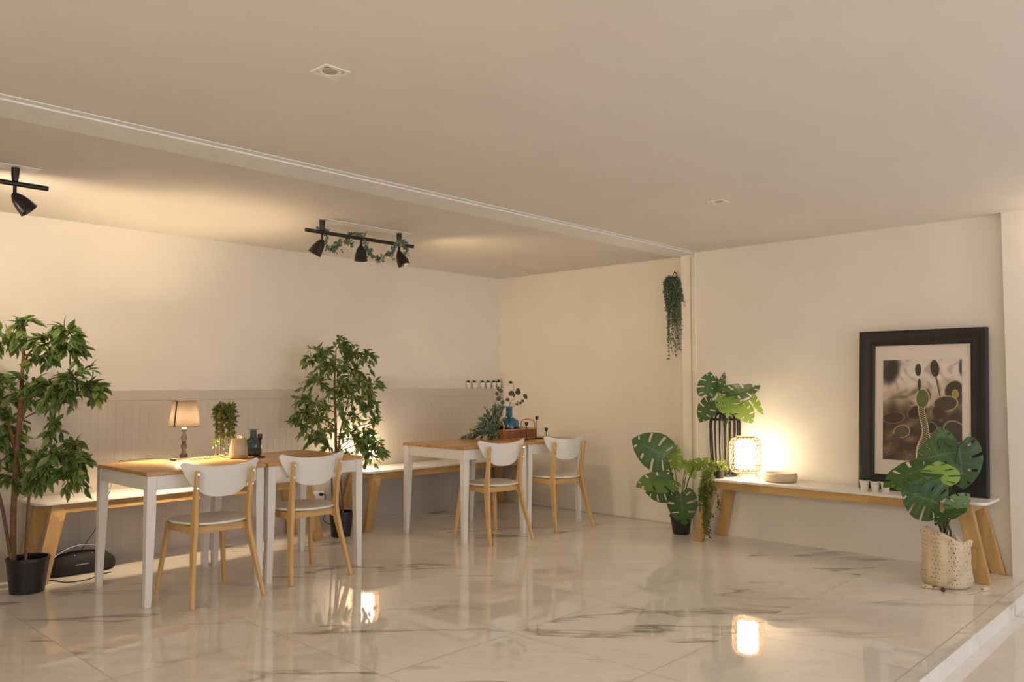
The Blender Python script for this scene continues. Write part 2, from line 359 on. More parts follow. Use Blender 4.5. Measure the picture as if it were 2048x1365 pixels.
# ------------------------------------------------------------ chairs (sitter faces -x)
def make_chair(label):
    t = thing('dining_chair', label, 'chair', (0, 0, 0), 0, 'white-backed wooden chairs')
    # seat: rounded shield of plywood, slightly dished
    n = 40; out = []
    for i in range(n):
        a = 2 * PI * i / n; ca, sa = math.cos(a), math.sin(a); e = .80
        x = math.copysign(abs(ca) ** e, ca) * .205; yv = math.copysign(abs(sa) ** e, sa) * (.212 if ca < 0 else .205)
        out.append((x - .008, yv * (1 - .10 * ca)))
    m = MB(); rings = []
    def ring(k, z): return [(x * k, yv * k, z) for x, yv in out]
    rings = [ring(.02, .432), ring(.6, .434), ring(.96, .440), ring(1., .446), ring(.99, .455), ring(.85, .4545), ring(.5, .449), ring(.02, .447)]
    m.loft(rings); m.build('seat', M['chairwhite'], t, smooth=50)
    # seat frame
    m = MB()
    for s in (-1, 1):
        rs = []
        for x, yv, z0, z1 in ((-.185, .168, .385, .431), (-.06, .164, .388, .431), (.05, .160, .388, .431), (.125, .156, .376, .431)):
            rs.append([(x, s * yv - .011, z0), (x, s * yv + .011, z0), (x, s * yv + .011, z1), (x, s * yv - .011, z1)])
        m.loft(rs)
    m.box((-.195, -.16, .39), (-.173, .16, .431)); m.box((.105, -.15, .388), (.127, .15, .431))
    m.build('seat_frame', M['rail'], t, bevel=.002)
    # legs
    for s in (-1, 1):
        m = MB()    # front leg, splayed forward and outward
        rs = []
        for x, yv, z, w_, d_ in ((-.236, .214, 0, .026, .020), (-.205, .180, .30, .036, .022), (-.190, .166, .431, .044, .023)):
            rs.append([(x - w_ / 2, s * yv - d_ / 2, z), (x + w_ / 2, s * yv - d_ / 2, z), (x + w_ / 2, s * yv + d_ / 2, z), (x - w_ / 2, s * yv + d_ / 2, z)])
        m.loft(rs); m.build('leg', M['birchX'], t, bevel=.004)
        m = MB()    # rear leg runs on as the back post, with the bend at seat height
        rs = []
        for x, yv, z, w_, d_ in ((.240, .218, 0, .027, .022), (.195, .198, .16, .036, .022), (.158, .179, .30, .048, .023), (.135, .166, .40, .062, .024),
                                 (.130, .163, .44, .060, .024), (.137, .163, .50, .046, .024), (.150, .166, .60, .036, .023), (.166, .170, .70, .029, .022), (.174, .172, .755, .025, .021)):
            rs.append([(x - w_ / 2, s * yv - d_ / 2, z), (x + w_ / 2, s * yv - d_ / 2, z), (x + w_ / 2, s * yv + d_ / 2, z), (x - w_ / 2, s * yv + d_ / 2, z)])
        m.loft(rs); m.build('leg', M['birchX'], t, bevel=.005)
        for z, x in ((.735, .1845), (.655, .176)): MB().tube([(x - .004, s * .170, z), (x + .004, s * .170, z)], .007, 10).build('screw', M['chrome'], t)
    # backrest: bent board, concave top with raised tips, round belly
    m = MB(); nx, nz = 44, 10; vs = []; fs = []
    def topz(u): return .772 + .036 * abs(u) ** 2.4 - .026 * max(0., (abs(u) - .90) / .10) ** 2.2
    def botz(u): return topz(u) - .178 * max(0., 1 - abs(u) ** 2.7) ** .62
    for k, off in ((0, -.0055), (1, .0055)):
        for i in range(nx + 1):
            u = -1 + 2 * i / nx
            for j in range(nz + 1):
                v = j / nz; z = botz(u) * (1 - v) + topz(u) * v
                yv = u * (.243 - .006 * (1 - v)); x = .140 - .050 * (u * u) + (z - .6) * .10 + off
                vs.append((x, yv, z))
    N = (nx + 1) * (nz + 1)
    I = lambda k, i, j: k * N + i * (nz + 1) + j
    for i in range(nx):
        for j in range(nz):
            fs.append((I(0, i, j), I(0, i, j + 1), I(0, i + 1, j + 1), I(0, i + 1, j))); fs.append((I(1, i, j), I(1, i + 1, j), I(1, i + 1, j + 1), I(1, i, j + 1)))
        fs.append((I(0, i, 0), I(0, i + 1, 0), I(1, i + 1, 0), I(1, i, 0))); fs.append((I(0, i, nz), I(1, i, nz), I(1, i + 1, nz), I(0, i + 1, nz)))
    for j in range(nz):
        fs.append((I(0, 0, j), I(1, 0, j), I(1, 0, j + 1), I(0, 0, j + 1))); fs.append((I(0, nx, j), I(0, nx, j + 1), I(1, nx, j + 1), I(1, nx, j)))
    m.add(vs, fs); m.build('backrest', M['chairwhite'], t, smooth=60)
    return t
c1 = make_chair('white-backed wooden chair nearest the camera, at the table with the lamp'); c1.location = (1.432, -3.957, 0)
clone(c1, (1.372, -3.292, 0), R(-1.5), 'white-backed wooden chair at the bare-topped table in front of the ficus')
clone(c1, (1.418, -1.553, 0), R(-7), 'white-backed wooden chair at the table with the eucalyptus greenery')
clone(c1, (1.452, -.795, 0), R(-8), 'white-backed wooden chair at the tray table, farthest from the camera')

# ------------------------------------------------------------ benches (built along x, origin at centre)
def make_bench(label):
    t = thing('bench', label, 'bench', (0, 0, 0), 0, 'long white-topped benches')
    L, D = 2.07, .39; n = 8; out = []
    for cx, cy, a0 in ((L / 2 - .07, D / 2 - .07, 0), (-L / 2 + .07, D / 2 - .07, 90), (-L / 2 + .07, -D / 2 + .07, 180), (L / 2 - .07, -D / 2 + .07, 270)):
        for i in range(n + 1):
            a = R(a0 + 90 * i / n); out.append((cx + .07 * math.cos(a), cy + .07 * math.sin(a)))
    MB().prism(out, .484, .502).build('seat_board', M['white'], t, bevel=.003)
    m = MB(); m.box((-L / 2 + .09, -D / 2 + .022, .425), (L / 2 - .09, -D / 2 + .046, .4838)); m.box((-L / 2 + .09, D / 2 - .046, .425), (L / 2 - .09, D / 2 - .022, .4838))
    m.box((-L / 2 + .09, -D / 2 + .046, .432), (-L / 2 + .114, D / 2 - .046, .4838)); m.box((L / 2 - .114, -D / 2 + .046, .432), (L / 2 - .09, D / 2 - .046, .4838))
    m.build('apron', M['benchX'], t, bevel=.002)
    for sx in (-1, 1):
        for sy in (-1, 1):
            x0, x1 = sx * (L / 2 + .002), sx * (L / 2 - .125)
            rs = []
            for z, xc, w_, yc, d_ in ((0, sx * (L / 2 - .030), .084, sy * (D / 2 - .008), .040), (.424, sx * (L / 2 - .128), .092, sy * (D / 2 - .045), .048), (.4837, sx * (L / 2 - .141), .094, sy * (D / 2 - .050), .048)):
                rs.append([(xc - w_ / 2, yc - d_ / 2, z), (xc + w_ / 2, yc - d_ / 2, z), (xc + w_ / 2, yc + d_ / 2, z), (xc - w_ / 2, yc + d_ / 2, z)])
            MB().loft(rs).build('leg', M['benchZ'], t, bevel=.004)
    return t
bC = make_bench('white-topped wooden bench in front of the right wall, carrying the picture and lantern'); bC.location = (3.700, -.340, 0)
clone(bC, (.264, -3.565, 0), PI / 2, 'white-topped wooden bench along the panelled wall behind the lamp table')
clone(bC, (.264, -1.070, 0), PI / 2, 'white-topped wooden bench along the panelled wall behind the greenery table')

# ------------------------------------------------------------ leaves
def leaf(mb, base, d, nrm, L, W, rnd, fold=.25, droop=.15):
    d = d.normalized(); s = d.cross(nrm)
    if s.length < .05: s = d.orthogonal()
    s.normalize(); n = s.cross(d)
    P = lambda u, v, h=0.: base + d * (u * L) + s * (v * W) + n * (h * W - droop * u * u * L)
    vs = [P(0, 0), P(.30, .40, fold * .4), P(.30, -.40, fold * .4), P(.32, 0), P(.62, .36, fold * .36), P(.62, -.36, fold * .36), P(.66, 0), P(1, 0)]
    fs = [(0, 1, 3), (0, 3, 2), (1, 4, 6, 3), (3, 6, 5, 2), (4, 7, 6), (6, 7, 5)]
    mb.add(vs, fs, {'rnd': [rnd] * 8, 'edge': [.3, 1, 1, 0, 1, 1, 0, .8]})
def roundleaf(mb, base, d, nrm, L, W, rnd):
    d = d.normalized(); s = d.cross(nrm)
    if s.length < .05: s = d.orthogonal()
    s.normalize(); n = s.cross(d)
    vs = [base + d * L * .5 + n * W * .06]; e = [0.]
    for i in range(8):
        a = 2 * PI * i / 8; vs.append(base + d * (L * .5 - L * .5 * math.cos(a)) + s * (W * .5 * math.sin(a)) + n * W * .10 * abs(math.sin(a))); e.append(.9)
    mb.add(vs, [(0, i + 1, (i + 1) % 8 + 1) for i in range(8)], {'rnd': [rnd] * 9, 'edge': e})
def rv(rg, k=1.): return Vector((rg.uniform(-1, 1), rg.uniform(-1, 1), rg.uniform(-1, 1))) * k

def ficus(name, label, loc, pot, trunk_px, clusters, seed, leafL=.076):
    rg = random.Random(seed); t = thing(name, label, 'potted tree', loc); o = Vector(loc)
    rt, rb, hp = pot
    p = MB().lathe([(rb * .2, .0), (rb, .0), (rb, .004), (rt * .97, hp * .93), (rt, hp * .93), (rt, hp), (rt * .93, hp), (rt * .9, hp * .85)], n=32); p.build('pot', M['pot'], t, smooth=40, solid=.002)
    MB().lathe([(.001, hp * .84), (rt * .5, hp * .86), (rt * .9, hp * .83)], n=24).build('soil', M['soil'], t, smooth=60)
    tm = MB(); trunks = []
    for pts in trunk_px:
        P3 = [near(px, py, o, off) - o for px, py, off, r in pts]; rr = [r for *_, r in pts]
        sp_ = smoothpath(P3, 5); k = 5; rads = []
        for i in range(len(sp_)):
            f = i / k; j = min(int(f), len(rr) - 2); rads.append(rr[j] + (rr[j + 1] - rr[j]) * (f - j) if j + 1 < len(rr) else rr[-1])
        tm.tube(sp_, rads, 9); trunks.append(list(zip(sp_, rads)))
    fm = MB(); tw = MB()
    allp = [q for tr in trunks for q in tr]
    for (px, py, off, rpx, nb) in clusters:
        c = near(px, py, o, off) - o; dep = (o - CAM).dot(FWD); rad = rpx * dep / FPX
        # branch from the trunk point below the cluster
        cand = [q for q in allp if q[0].z < c.z - .02] or allp
        st, sr = min(cand, key=lambda q: (q[0] - c).length + .9 * max(0, .10 - (c.z - q[0].z)))
        mid = (st + c) / 2 + Vector((0, 0, .04 * (c - st).length))
        tw.tube(smoothpath([st, mid, c], 4), [max(.004, sr * .55)] * 4 + [.0035] * 5, 6)
        for b in range(max(4, int(nb * .72))):
            # twigs radiate from the cluster centre
            a = rg.uniform(0, 2 * PI); el = rg.uniform(-.75, .75)
            dv = Vector((math.cos(a) * math.cos(el), math.sin(a) * math.cos(el), math.sin(el))); ln = rad * rg.uniform(.55, 1.28)
            e1 = c + dv * ln + Vector((0, 0, -.18 * ln)); m1 = c + dv * ln * .5 + Vector((0, 0, .12 * ln)); pth = smoothpath([c, m1, e1], 5)
            tw.tube(pth, .0016, 4)
            for i in range(2, len(pth), 2 if b % 2 else 1):
                for q in range(1 + (i == len(pth) - 1)):
                    p0 = pth[i] + rv(rg, .006); dd = (pth[i] - pth[i - 1]).normalized()
                    ldir = dd * .95 + rv(rg, .85) + Vector((0, 0, -.16))
                    L_ = leafL * rg.uniform(.7, 1.2); leaf(fm, p0, ldir, Vector((0, 0, 1)) + rv(rg, .8) - FW0 * .5, L_, L_ * .50, rg.random(), .3, .2)
    tm.build('trunk', M['bark'], t, smooth=50); tw.build('twig', M['bark'], t, smooth=60)
    fm.build('foliage', M['ficus'], t, smooth=80)
    return t

o1 = onz(37, 1191); o1 = Vector((o1.x, o1.y, 0)) + FW0 * .085
f1 = ficus('ficus_tree', 'artificial ficus tree in a black pot cut by the left edge of the photo', tuple(o1), (.118, .092, .205),
      [[(28, 1150, 0, .017), (26, 1080, 0, .017), (30, 960, 0, .016), (40, 830, 0, .014), (45, 740, .0, .010), (48, 680, 0, .007), (45, 640, 0, .004)],
       [(50, 1150, .03, .009), (54, 1060, .03, .009), (60, 980, .03, .008), (75, 940, .0, .006), (100, 905, -.02, .004)],
       [(22, 1120, -.02, .010), (5, 1020, -.02, .010), (-15, 940, -.02, .008), (-30, 860, 0, .006)],
       [(38, 930, 0, .009), (18, 850, 0, .009), (5, 800, .02, .007), (-10, 760, .02, .005)],
       [(38, 850, 0, .009), (60, 800, 0, .007), (90, 765, -.02, .005), (140, 745, -.02, .003)],
       [(47, 730, 0, .007), (60, 705, 0, .006), (85, 690, 0, .004), (120, 680, 0, .003)]],
      [(45, 648, 0, 20, 9), (8, 670, 0, 34, 14), (-20, 690, .05, 34, 10), (95, 690, 0, 36, 18), (138, 668, -.03, 30, 14), (140, 700, .03, 30, 14), (80, 712, .05, 22, 7),
       (60, 770, 0, 30, 15), (5, 775, .06, 40, 20), (-15, 820, 0, 40, 16), (108, 780, -.05, 40, 22), (150, 760, -.02, 34, 20), (172, 775, .03, 30, 16), (130, 805, .03, 26, 10),
       (110, 850, -.04, 24, 9), (8, 850, .05, 34, 14), (20, 880, .05, 28, 9), (5, 920, .03, 34, 14), (45, 900, .08, 24, 7),
       (85, 925, -.03, 30, 15), (120, 915, -.02, 34, 20), (148, 925, .02, 30, 16), (140, 955, -.02, 26, 12), (75, 955, 0, 24, 10), (25, 955, .04, 28, 11), (150, 890, 0, 22, 7)], 11)
o2 = onz(678, 1076); o2 = Vector((o2.x, o2.y, 0)) + FW0 * .075
f2 = ficus('ficus_tree', 'artificial ficus tree in a black pot between the two wall benches, glowing lantern behind it', tuple(o2), (.098, .077, .20),
      [[(680, 1050, 0, .013), (676, 980, 0, .013), (672, 900, 0, .012), (671, 840, 0, .010), (669, 770, 0, .008), (672, 700, 0, .004)],
       [(686, 1050, -.02, .008), (684, 990, -.02, .008), (677, 930, -.02, .008), (680, 870, 0, .007), (694, 810, 0, .005), (705, 760, 0, .003)],
       [(668, 1050, .0, .008), (664, 980, 0, .007), (662, 920, 0, .006), (655, 880, 0, .004)]],
      [(676, 695, 0, 30, 16), (640, 705, 0, 28, 14), (712, 712, 0, 30, 15), (668, 730, -.05, 34, 18), (700, 745, .04, 30, 14), (730, 712, 0, 18, 7), (622, 720, .03, 18, 6),
       (640, 765, 0, 32, 16), (680, 775, -.06, 36, 20), (722, 775, 0, 34, 18), (745, 770, .03, 18, 8), (705, 800, -.04, 34, 16), (668, 812, .06, 30, 12),
       (628, 805, 0, 30, 16), (608, 825, .02, 24, 12), (605, 850, 0, 22, 11), (632, 840, -.04, 28, 14), (740, 820, 0, 20, 9), (748, 845, 0, 16, 7), (690, 838, .03, 26, 10),
       (640, 875, .0, 26, 10), (620, 870, .05, 22, 8), (660, 895, -.02, 24, 10), (705, 880, 0, 26, 11), (735, 885, -.04, 26, 15), (752, 892, -.04, 20, 12), (690, 905, .04, 20, 8),
       (745, 915, -.05, 18, 9), (725, 865, 0, 20, 8)], 23, .068)

# ------------------------------------------------------------ monstera
EDGE = [(.02, .03), (-.10, .10), (-.18, .24), (-.12, .38), (.08, .48), (.34, .49), (.58, .41), (.79, .27), (.93, .11), (1.0, 0.)]
def edge_at(t):
    f = t * (len(EDGE) - 1); i = min(int(f), len(EDGE) - 2); k = f - i
    p = [EDGE[max(i - 1, 0)], EDGE[i], EDGE[i + 1], EDGE[min(i + 2, len(EDGE) - 1)]]
    return tuple(.5 * (2 * p[1][q] + (p[2][q] - p[0][q]) * k + (2 * p[0][q] - 5 * p[1][q] + 4 * p[2][q] - p[3][q]) * k * k + (3 * p[1][q] - p[0][q] - 3 * p[2][q] + p[3][q]) * k ** 3) for q in (0, 1))
def mleaf(parent, org, b, tip, roll, wf, mat, seed, curl=.18, arch=.16):
    rg = random.Random(seed); ax = tip - b; L = ax.length; ax.normalize()
    n = (CAM - (b + org)).normalized(); n = (n - ax * n.dot(ax)).normalized(); n = Matrix.Rotation(R(roll), 3, ax) @ n; s = ax.cross(n)
    mb = MB(); rnd = rg.random()
    cols = []; nf = 6
    for i in range(nf):                     # finger columns and the thin slits between them
        t0, t1 = i / nf, (i + 1) / nf; gap = .032
        for k in (0, .3, .47, .53, .7, 1): cols.append((t0 + gap / 2 + (t1 - t0 - gap) * k, 0 if k not in (.47, .53) else 2))
        if i < nf - 1: cols.append((t1, 1))
    NU = 12
    for side in (-1, 1):
        vs = []; e = []; fs = []
        slit = [(rg.uniform(.30, .48), rg.choice((.84, .92, 1.01, 1.01))) for _ in range(nf)]
        for t, cf in cols:
            ex_, ey_ = edge_at(t); mx = max(0., min(1., (t - .22) / .78)) ** 1.15 * .97
            for j in range(NU + 1):
                u = j / NU; x = mx + (ex_ - mx) * u + .035 * math.sin(PI * u) * (1 if t > .2 else 0); yv = ey_ * u * wf
                z = -curl * (yv * yv) * 1.6 - arch * (x * x) + .04 * abs(yv) + .012 * math.sin(t * nf * 2 * PI) * u
                vs.append(b + ax * (x * L) + s * (side * yv * L) + n * (z * L)); e.append(1. if j == 0 else (.62 if cf == 2 and j < NU - 1 else (.6 if j == NU else .0)))
        for c in range(len(cols) - 1):
            t_ = (cols[c][0] + cols[c + 1][0]) / 2; isl = cols[c][1] == 1 or cols[c + 1][1] == 1; fi = min(nf - 1, int(t_ * nf - (.001 if cols[c + 1][1] == 1 else 0)))
            if cols[c][1] == 1: fi = int(round(cols[c][0] * nf)) - 1
            for j in range(NU):
                u = (j + .5) / NU
                if isl and slit[fi][0] < u < slit[fi][1]: continue
                q = (c * (NU + 1) + j, c * (NU + 1) + j + 1, (c + 1) * (NU + 1) + j + 1, (c + 1) * (NU + 1) + j)
                fs.append(q if side > 0 else tuple(reversed(q)))
        mb.add(vs, fs, {'rnd': [rnd] * len(vs), 'edge': e})
    return mb.build('leaf', mat, parent, smooth=80)
def monstera(t, root, leaves, zoom, seed):
    (ox, oy, k) = zoom; o = Vector(t.location)
    for i, (bx, by, tx, ty, roll, wf, mt, o1_, o2_) in enumerate(leaves):
        b = near(ox + bx / k, oy + by / k, o, o1_) - o; tp = near(ox + tx / k, oy + ty / k, o, o2_) - o
        lf = mleaf(t, o, b, tp, roll, wf, M[mt], seed + i)
        if mt == 'monstl': lf['label'] = 'pale green leaf'
        r0 = Vector(root) + Vector((math.cos(i * 2.4), math.sin(i * 2.4), 0)) * .012
        md = (r0 + b) / 2 + Vector((0, 0, .10 * (b - r0).length)) + (b - r0).cross(Vector((0, 0, 1))) * .05
        MB().tube(smoothpath([r0, md, b], 6), .0042, 7).build('stem', M['stemg'] if i % 2 else M['stemd'], t, smooth=60)

ov = Vector((2.795, -.262, .502))          # black wire vase on the bench
vs_ = thing('wire_vase', 'tall black ribbed wire vase on the bench left end, monstera in it', 'vase', tuple(ov))
NR = 18; m = MB()
prof = [(.090, .002), (.104, .06), (.114, .16), (.119, .28), (.120, .40), (.118, .455), (.110, .478), (.092, .496), (.066, .506)]
for i in range(NR):
    a = 2 * PI * i / NR; MB().tube([(r * math.cos(a), r * math.sin(a), z + .004) for r, z in prof], .0064, 6).build('rib', M['blackmetal'], vs_, smooth=60)
for r, z, q in ((.118, .455, .0062), (.066, .506, .0068), (.090, .0065, .0062)):
    MB().tube([(r * math.cos(2 * PI * i / 40), r * math.sin(2 * PI * i / 40), z) for i in range(40)], q, 6, closed=True).build('ring', M['blackmetal'], vs_, smooth=60)
pm = thing('monstera_plant', 'bright green monstera leaves rising from the black wire vase', 'plant', tuple(ov))
MB().tube([(0, 0, .012), (.004, 0, .2), (0, .003, .40)], .012, 8).build('stalk', M['stemg'], pm, smooth=60)
monstera(pm, (0, 0, .40), [
    (590, 232, 622, 84, 15, .95, 'monst', -.02, -.03), (664, 208, 668, 108, 60, .9, 'monst', .03, .03), (690, 195, 728, 86, 62, .9, 'monst', .02, .02),
    (722, 238, 955, 212, 58, .85, 'monst', -.08, -.26), (738, 262, 742, 384, -12, 1.35, 'monstl', -.10, -.16), (618, 290, 538, 420, 25, .95, 'monst', -.03, -.05),
    (818, 312, 905, 424, -20, 1.0, 'monstl', -.13, -.22), (900, 262, 962, 384, 70, 1.1, 'monstl', -.22, -.27), (655, 290, 615, 305, 40, 1.2, 'monst', .0, .0)],
    (1240, 720, 3.4125), 40)

om = onz(1366, 1071); om = Vector((om.x, om.y, 0)) + FW0 * .07
om = Vector((om.x, om.y, 0))
pf = thing('monstera_plant', 'dark monstera in a black nursery pot on the floor beside the bench left end', 'potted plant', tuple(om))
MB().lathe([(.02, 0), (.064, 0), (.067, .004), (.088, .140), (.094, .140), (.094, .155), (.088, .155), (.083, .12)], n=32).build('pot', M['pot'], pf, smooth=40, solid=.002)
MB().lathe([(.001, .127), (.05, .128), (.084, .124)], n=24).build('soil', M['soil'], pf, smooth=60)
monstera(pf, (0, 0, .125), [
    (450, 335, 48, 118, 10, 1.02, 'monst', -.02, -.06), (552, 470, 556, 182, -35, .85, 'monstl', .03, .05), (510, 612, 82, 650, 52, 1.0, 'monst', -.03, -.10),
    (500, 715, 215, 790, -12, 1.15, 'monst', -.05, -.10), (630, 800, 672, 1190, 12, 1.02, 'monst', -.10, -.16), (720, 420, 822, 600, -40, 1.0, 'monstl', -.06, -.10),
    (790, 460, 1030, 392, 50, .9, 'monstl', -.12, -.22), (700, 420, 636, 380, 30, 1.3, 'monstl', -.04, -.02)], (1260, 860, 6.206), 60)

oc = Vector((4.545, -.715, 0))
pc = thing('monstera_plant', 'monstera in a cream crocheted bag on the floor in front of the picture', 'potted plant', tuple(oc))
# crocheted bag: lathe with soft folds and a rolled, slanting rim
def crochet_mat():
    t = NT('cream_crochet'); b = t.bsdf((.66, .54, .37, 1), .9)
    tcx = t.n('ShaderNodeTexCoord'); sp2 = t.n('ShaderNodeSeparateXYZ'); t.l(tcx.outputs['Object'], sp2.inputs[0])
    ang = t.math('ARCTAN2', sp2.outputs[1], sp2.outputs[0]); u = t.math('MULTIPLY', ang, 34 / (2 * PI)); v = t.math('MULTIPLY', sp2.outputs[2], 38.)
    row = t.math('FLOOR', v); sh = t.math('MULTIPLY', t.math('MODULO', row, 2.), .5); fu = t.math('FRACT', t.math('ADD', u, sh)); fv = t.math('FRACT', v)
    du = t.math('SUBTRACT', fu, .5); dv = t.math('SUBTRACT', fv, .5)
    dd = t.math('SQRT', t.math('ADD', t.math('POWER', t.math('MULTIPLY', du, 1.0), 2.), t.math('POWER', t.math('MULTIPLY', dv, .8), 2.)))
    hole = t.ramp(dd, [(.08, (.9, .9, .9)), (.15, (0, 0, 0))])
    gate = t.math('GREATER_THAN', t.math('FRACT', t.math('MULTIPLY', u, .25)), .28); hole = t.mix(1., hole, t.ramp(gate, [(0, (0, 0, 0)), (1, (1, 1, 1))]), 'MULTIPLY')
    t.l(t.mix(hole, (.68, .56, .39, 1), (.10, .065, .03, 1)), b.inputs['Base Color'])
    wx = t.n('ShaderNodeTexWave', bands_direction='Z'); wx.inputs['Scale'].default_value = 30; wx.inputs['Distortion'].default_value = 6; t.l(tcx.outputs['Object'], wx.inputs['Vector'])
    t.bump(t.math('SUBTRACT', t.math('MULTIPLY', wx.outputs['Fac'], .4), hole), .6, .003); return t.m
M['crochet'] = crochet_mat()
def fold(r, z, a):
    f = z / .30
    if z > .27:
        k = (z - .27) / .04; r += .012 * k * math.sin(4 * a + .6) ; z += .011 * k * math.sin(4 * a + 2.2) + .006 * k * math.sin(7 * a)
    rr = r * (1 + .045 * math.sin(3 * a + 1.2 + 5 * f) * f + .03 * math.sin(7 * a + 9 * f) * (.3 + f) + .02 * math.sin(11 * a))
    ar = a - YAW; zz = z + (-.045 * math.cos(ar) * max(0, f - .55) * 2.0 + .012 * math.sin(5 * a + 1) * max(0, f - .6) * 2.5 if z > .12 else 0)
    return rr, zz
prof = [(.02, .001), (.09, .001), (.122, .004), (.137, .02), (.141, .05), (.139, .10), (.136, .15), (.134, .20), (.131, .245), (.130, .272), (.138, .288), (.137, .302), (.122, .310), (.104, .300), (.096, .27), (.094, .22)]
mm = MB().lathe(prof, n=96, fn=fold); mm.build('crochet_bag', M['crochet'], pc, smooth=80)
MB().lathe([(.001, .235), (.05, .24), (.098, .23)], n=24).build('soil', M['soil'], pc, smooth=60)
# folded-over flap on the right and drawstring with bead and tassels
cord = MB()
def fp(px, py, z): p = onz(px, py, z); return p - oc
cord.tube(smoothpath([near(1908, 1095, oc, -.125) - oc, near(1909, 1130, oc, -.15) - oc, near(1900, 1158, oc, -.155) - oc, fp(1886, 1176, .012)], 6), .0035, 6)
cord.tube(smoothpath([near(1940, 1100, oc, -.135) - oc, near(1934, 1135, oc, -.148) - oc, near(1914, 1160, oc, -.155) - oc, fp(1886, 1177, .010)], 6), .0035, 6)
cord.tube(smoothpath([fp(1886, 1178, .009), fp(1876, 1177, .008), fp(1866, 1176, .008)], 4), .004, 6)
cord.tube(smoothpath([fp(1886, 1179, .009), fp(1915, 1188, .006), fp(1945, 1187, .006), fp(1962, 1180, .007)], 4), .004, 6)
cord.build('drawstring', M['crochet'], pc, smooth=60)
for (p0, p1) in ((fp(1866, 1176, .01), fp(1843, 1172, .013)), (fp(1962, 1180, .01), fp(1978, 1178, .012))):
    MB().tube([p0, p0.lerp(p1, .3), p0.lerp(p1, .7), p1], [.006, .013, .014, .008], 8).build('tassel', M['crochet'], pc, smooth=60)
MB().ball(fp(1886, 1180, .014), .0135, 12).build('bead', plain('dark_wood_bead', (.03, .015, .012, 1), .35), pc, smooth=60)
monstera(pc, (-.01, 0, .24), [
    (862, 335, 470, 400, 14, 1.1, 'monst', .04, .0), (850, 322, 705, 22, 30, .8, 'monst', .08, .08), (935, 240, 1010, 770, -12, .95, 'monst', .03, -.02),
    (590, 500, 38, 660, 50, .75, 'monst', -.03, -.08), (715, 690, 690, 452, 5, 1.75, 'monstl', -.10, -.13), (690, 930, 300, 800, -8, 1.15, 'monst', -.10, -.16),
    (842, 1010, 1090, 835, 25, .9, 'monst', -.06, -.08), (905, 1005, 636, 1145, 66, .9, 'monst', -.09, -.14), (500, 720, 112, 676, 58, .8, 'monstl', -.04, -.08), (800, 800, 885, 860, 40, 1.2, 'monst', .02, .02)],
    (1760, 850, 5.933), 80)
for s in ((0, .0), (.02, .01)):
    MB().tube([(s[0], s[1], .20), (s[0] * 1.8 - .01, s[1], .33), (s[0] - .03, s[1], .43)], .007, 7).build('stalk', M['stemd'], pc, smooth=60)

# ------------------------------------------------------------ rattan lanterns
M['rattan'] = wood('rattan_cane', (.42, .25, .10, 1), 'Z', fine=3)
M['wire'] = plain('brass_wire', (.30, .22, .13, 1), .4, Metallic=.6)
M['lantern_light'] = emit('lit_lantern_shade', (1.0, .79, .54, 1), E_LANTERN)
def make_lantern(loc, label):
    t = thing('rattan_lantern', label, 'lamp', loc, 0, 'lit rattan lanterns')
    rp = [(.075, .055), (.098, .062), (.113, .085), (.118, .12), (.118, .26), (.113, .295), (.098, .318), (.072, .332)]
    def prof_at(f):
        f *= len(rp) - 1; i = min(int(f), len(rp) - 2); k = f - i; return (rp[i][0] * (1 - k) + rp[i + 1][0] * k, rp[i][1] * (1 - k) + rp[i + 1][1] * k)
    m = MB(); NH = 18
    for sgn in (-1, 1):
        for i in range(NH):
            pts = []
            for j in range(19):
                r, z = prof_at(j / 18); a = 2 * PI * i / NH + sgn * (z - .05) / .28 * 1.55; pts.append(((r + .001 * sgn) * math.cos(a), (r + .001 * sgn) * math.sin(a), z))
            m.tube(pts, .0027, 4)
    m.build('lattice', M['rattan'], t, smooth=60)
    for r, z, q in ((.075, .055, .0045), (.118, .12, .003), (.118, .27, .003), (.072, .332, .006), (.107, .075, .003), (.107, .308, .003)):
        MB().tube([(r * math.cos(2 * PI * i / 36), r * math.sin(2 * PI * i / 36), z) for i in range(36)], q, 6, closed=True).build('ring', M['rattan'], t, smooth=60)
    MB().lathe([(.002, .088), (.066, .089), (.078, .098), (.078, .292), (.066, .304), (.002, .305)], n=28).build('lit_shade', M['lantern_light'], t, smooth=40)
    MB().tube([(0, 0, .3055), (0, 0, .330)], .006, 8).build('holder', M['wire'], t)
    cap = MB().tube([(-.072, 0, .331), (.072, 0, .331)], .002, 5); cap.tube([(0, -.072, .331), (0, .072, .331)], .002, 5); cap.build('crossbar', M['wire'], t)
    for k in range(3):
        a = R(20 + 120 * k); m = MB()
        for da in (-.22, .22):
            m.tube([(.078 * math.cos(a + da), .078 * math.sin(a + da), .055), (.108 * math.cos(a), .108 * math.sin(a), .003)], .0022, 6)
        m.build('leg', M['wire'], t)
    return t
make_lantern((3.040, -.402, .502), 'lit white lantern in a rattan lattice on the bench beside the black wire vase')
l2 = clone([o for o in C.objects if o.name == 'rattan_lantern'][0], (.235, -1.935, .502), R(30), 'lit rattan lantern on the wall bench, glowing behind the ficus leaves')

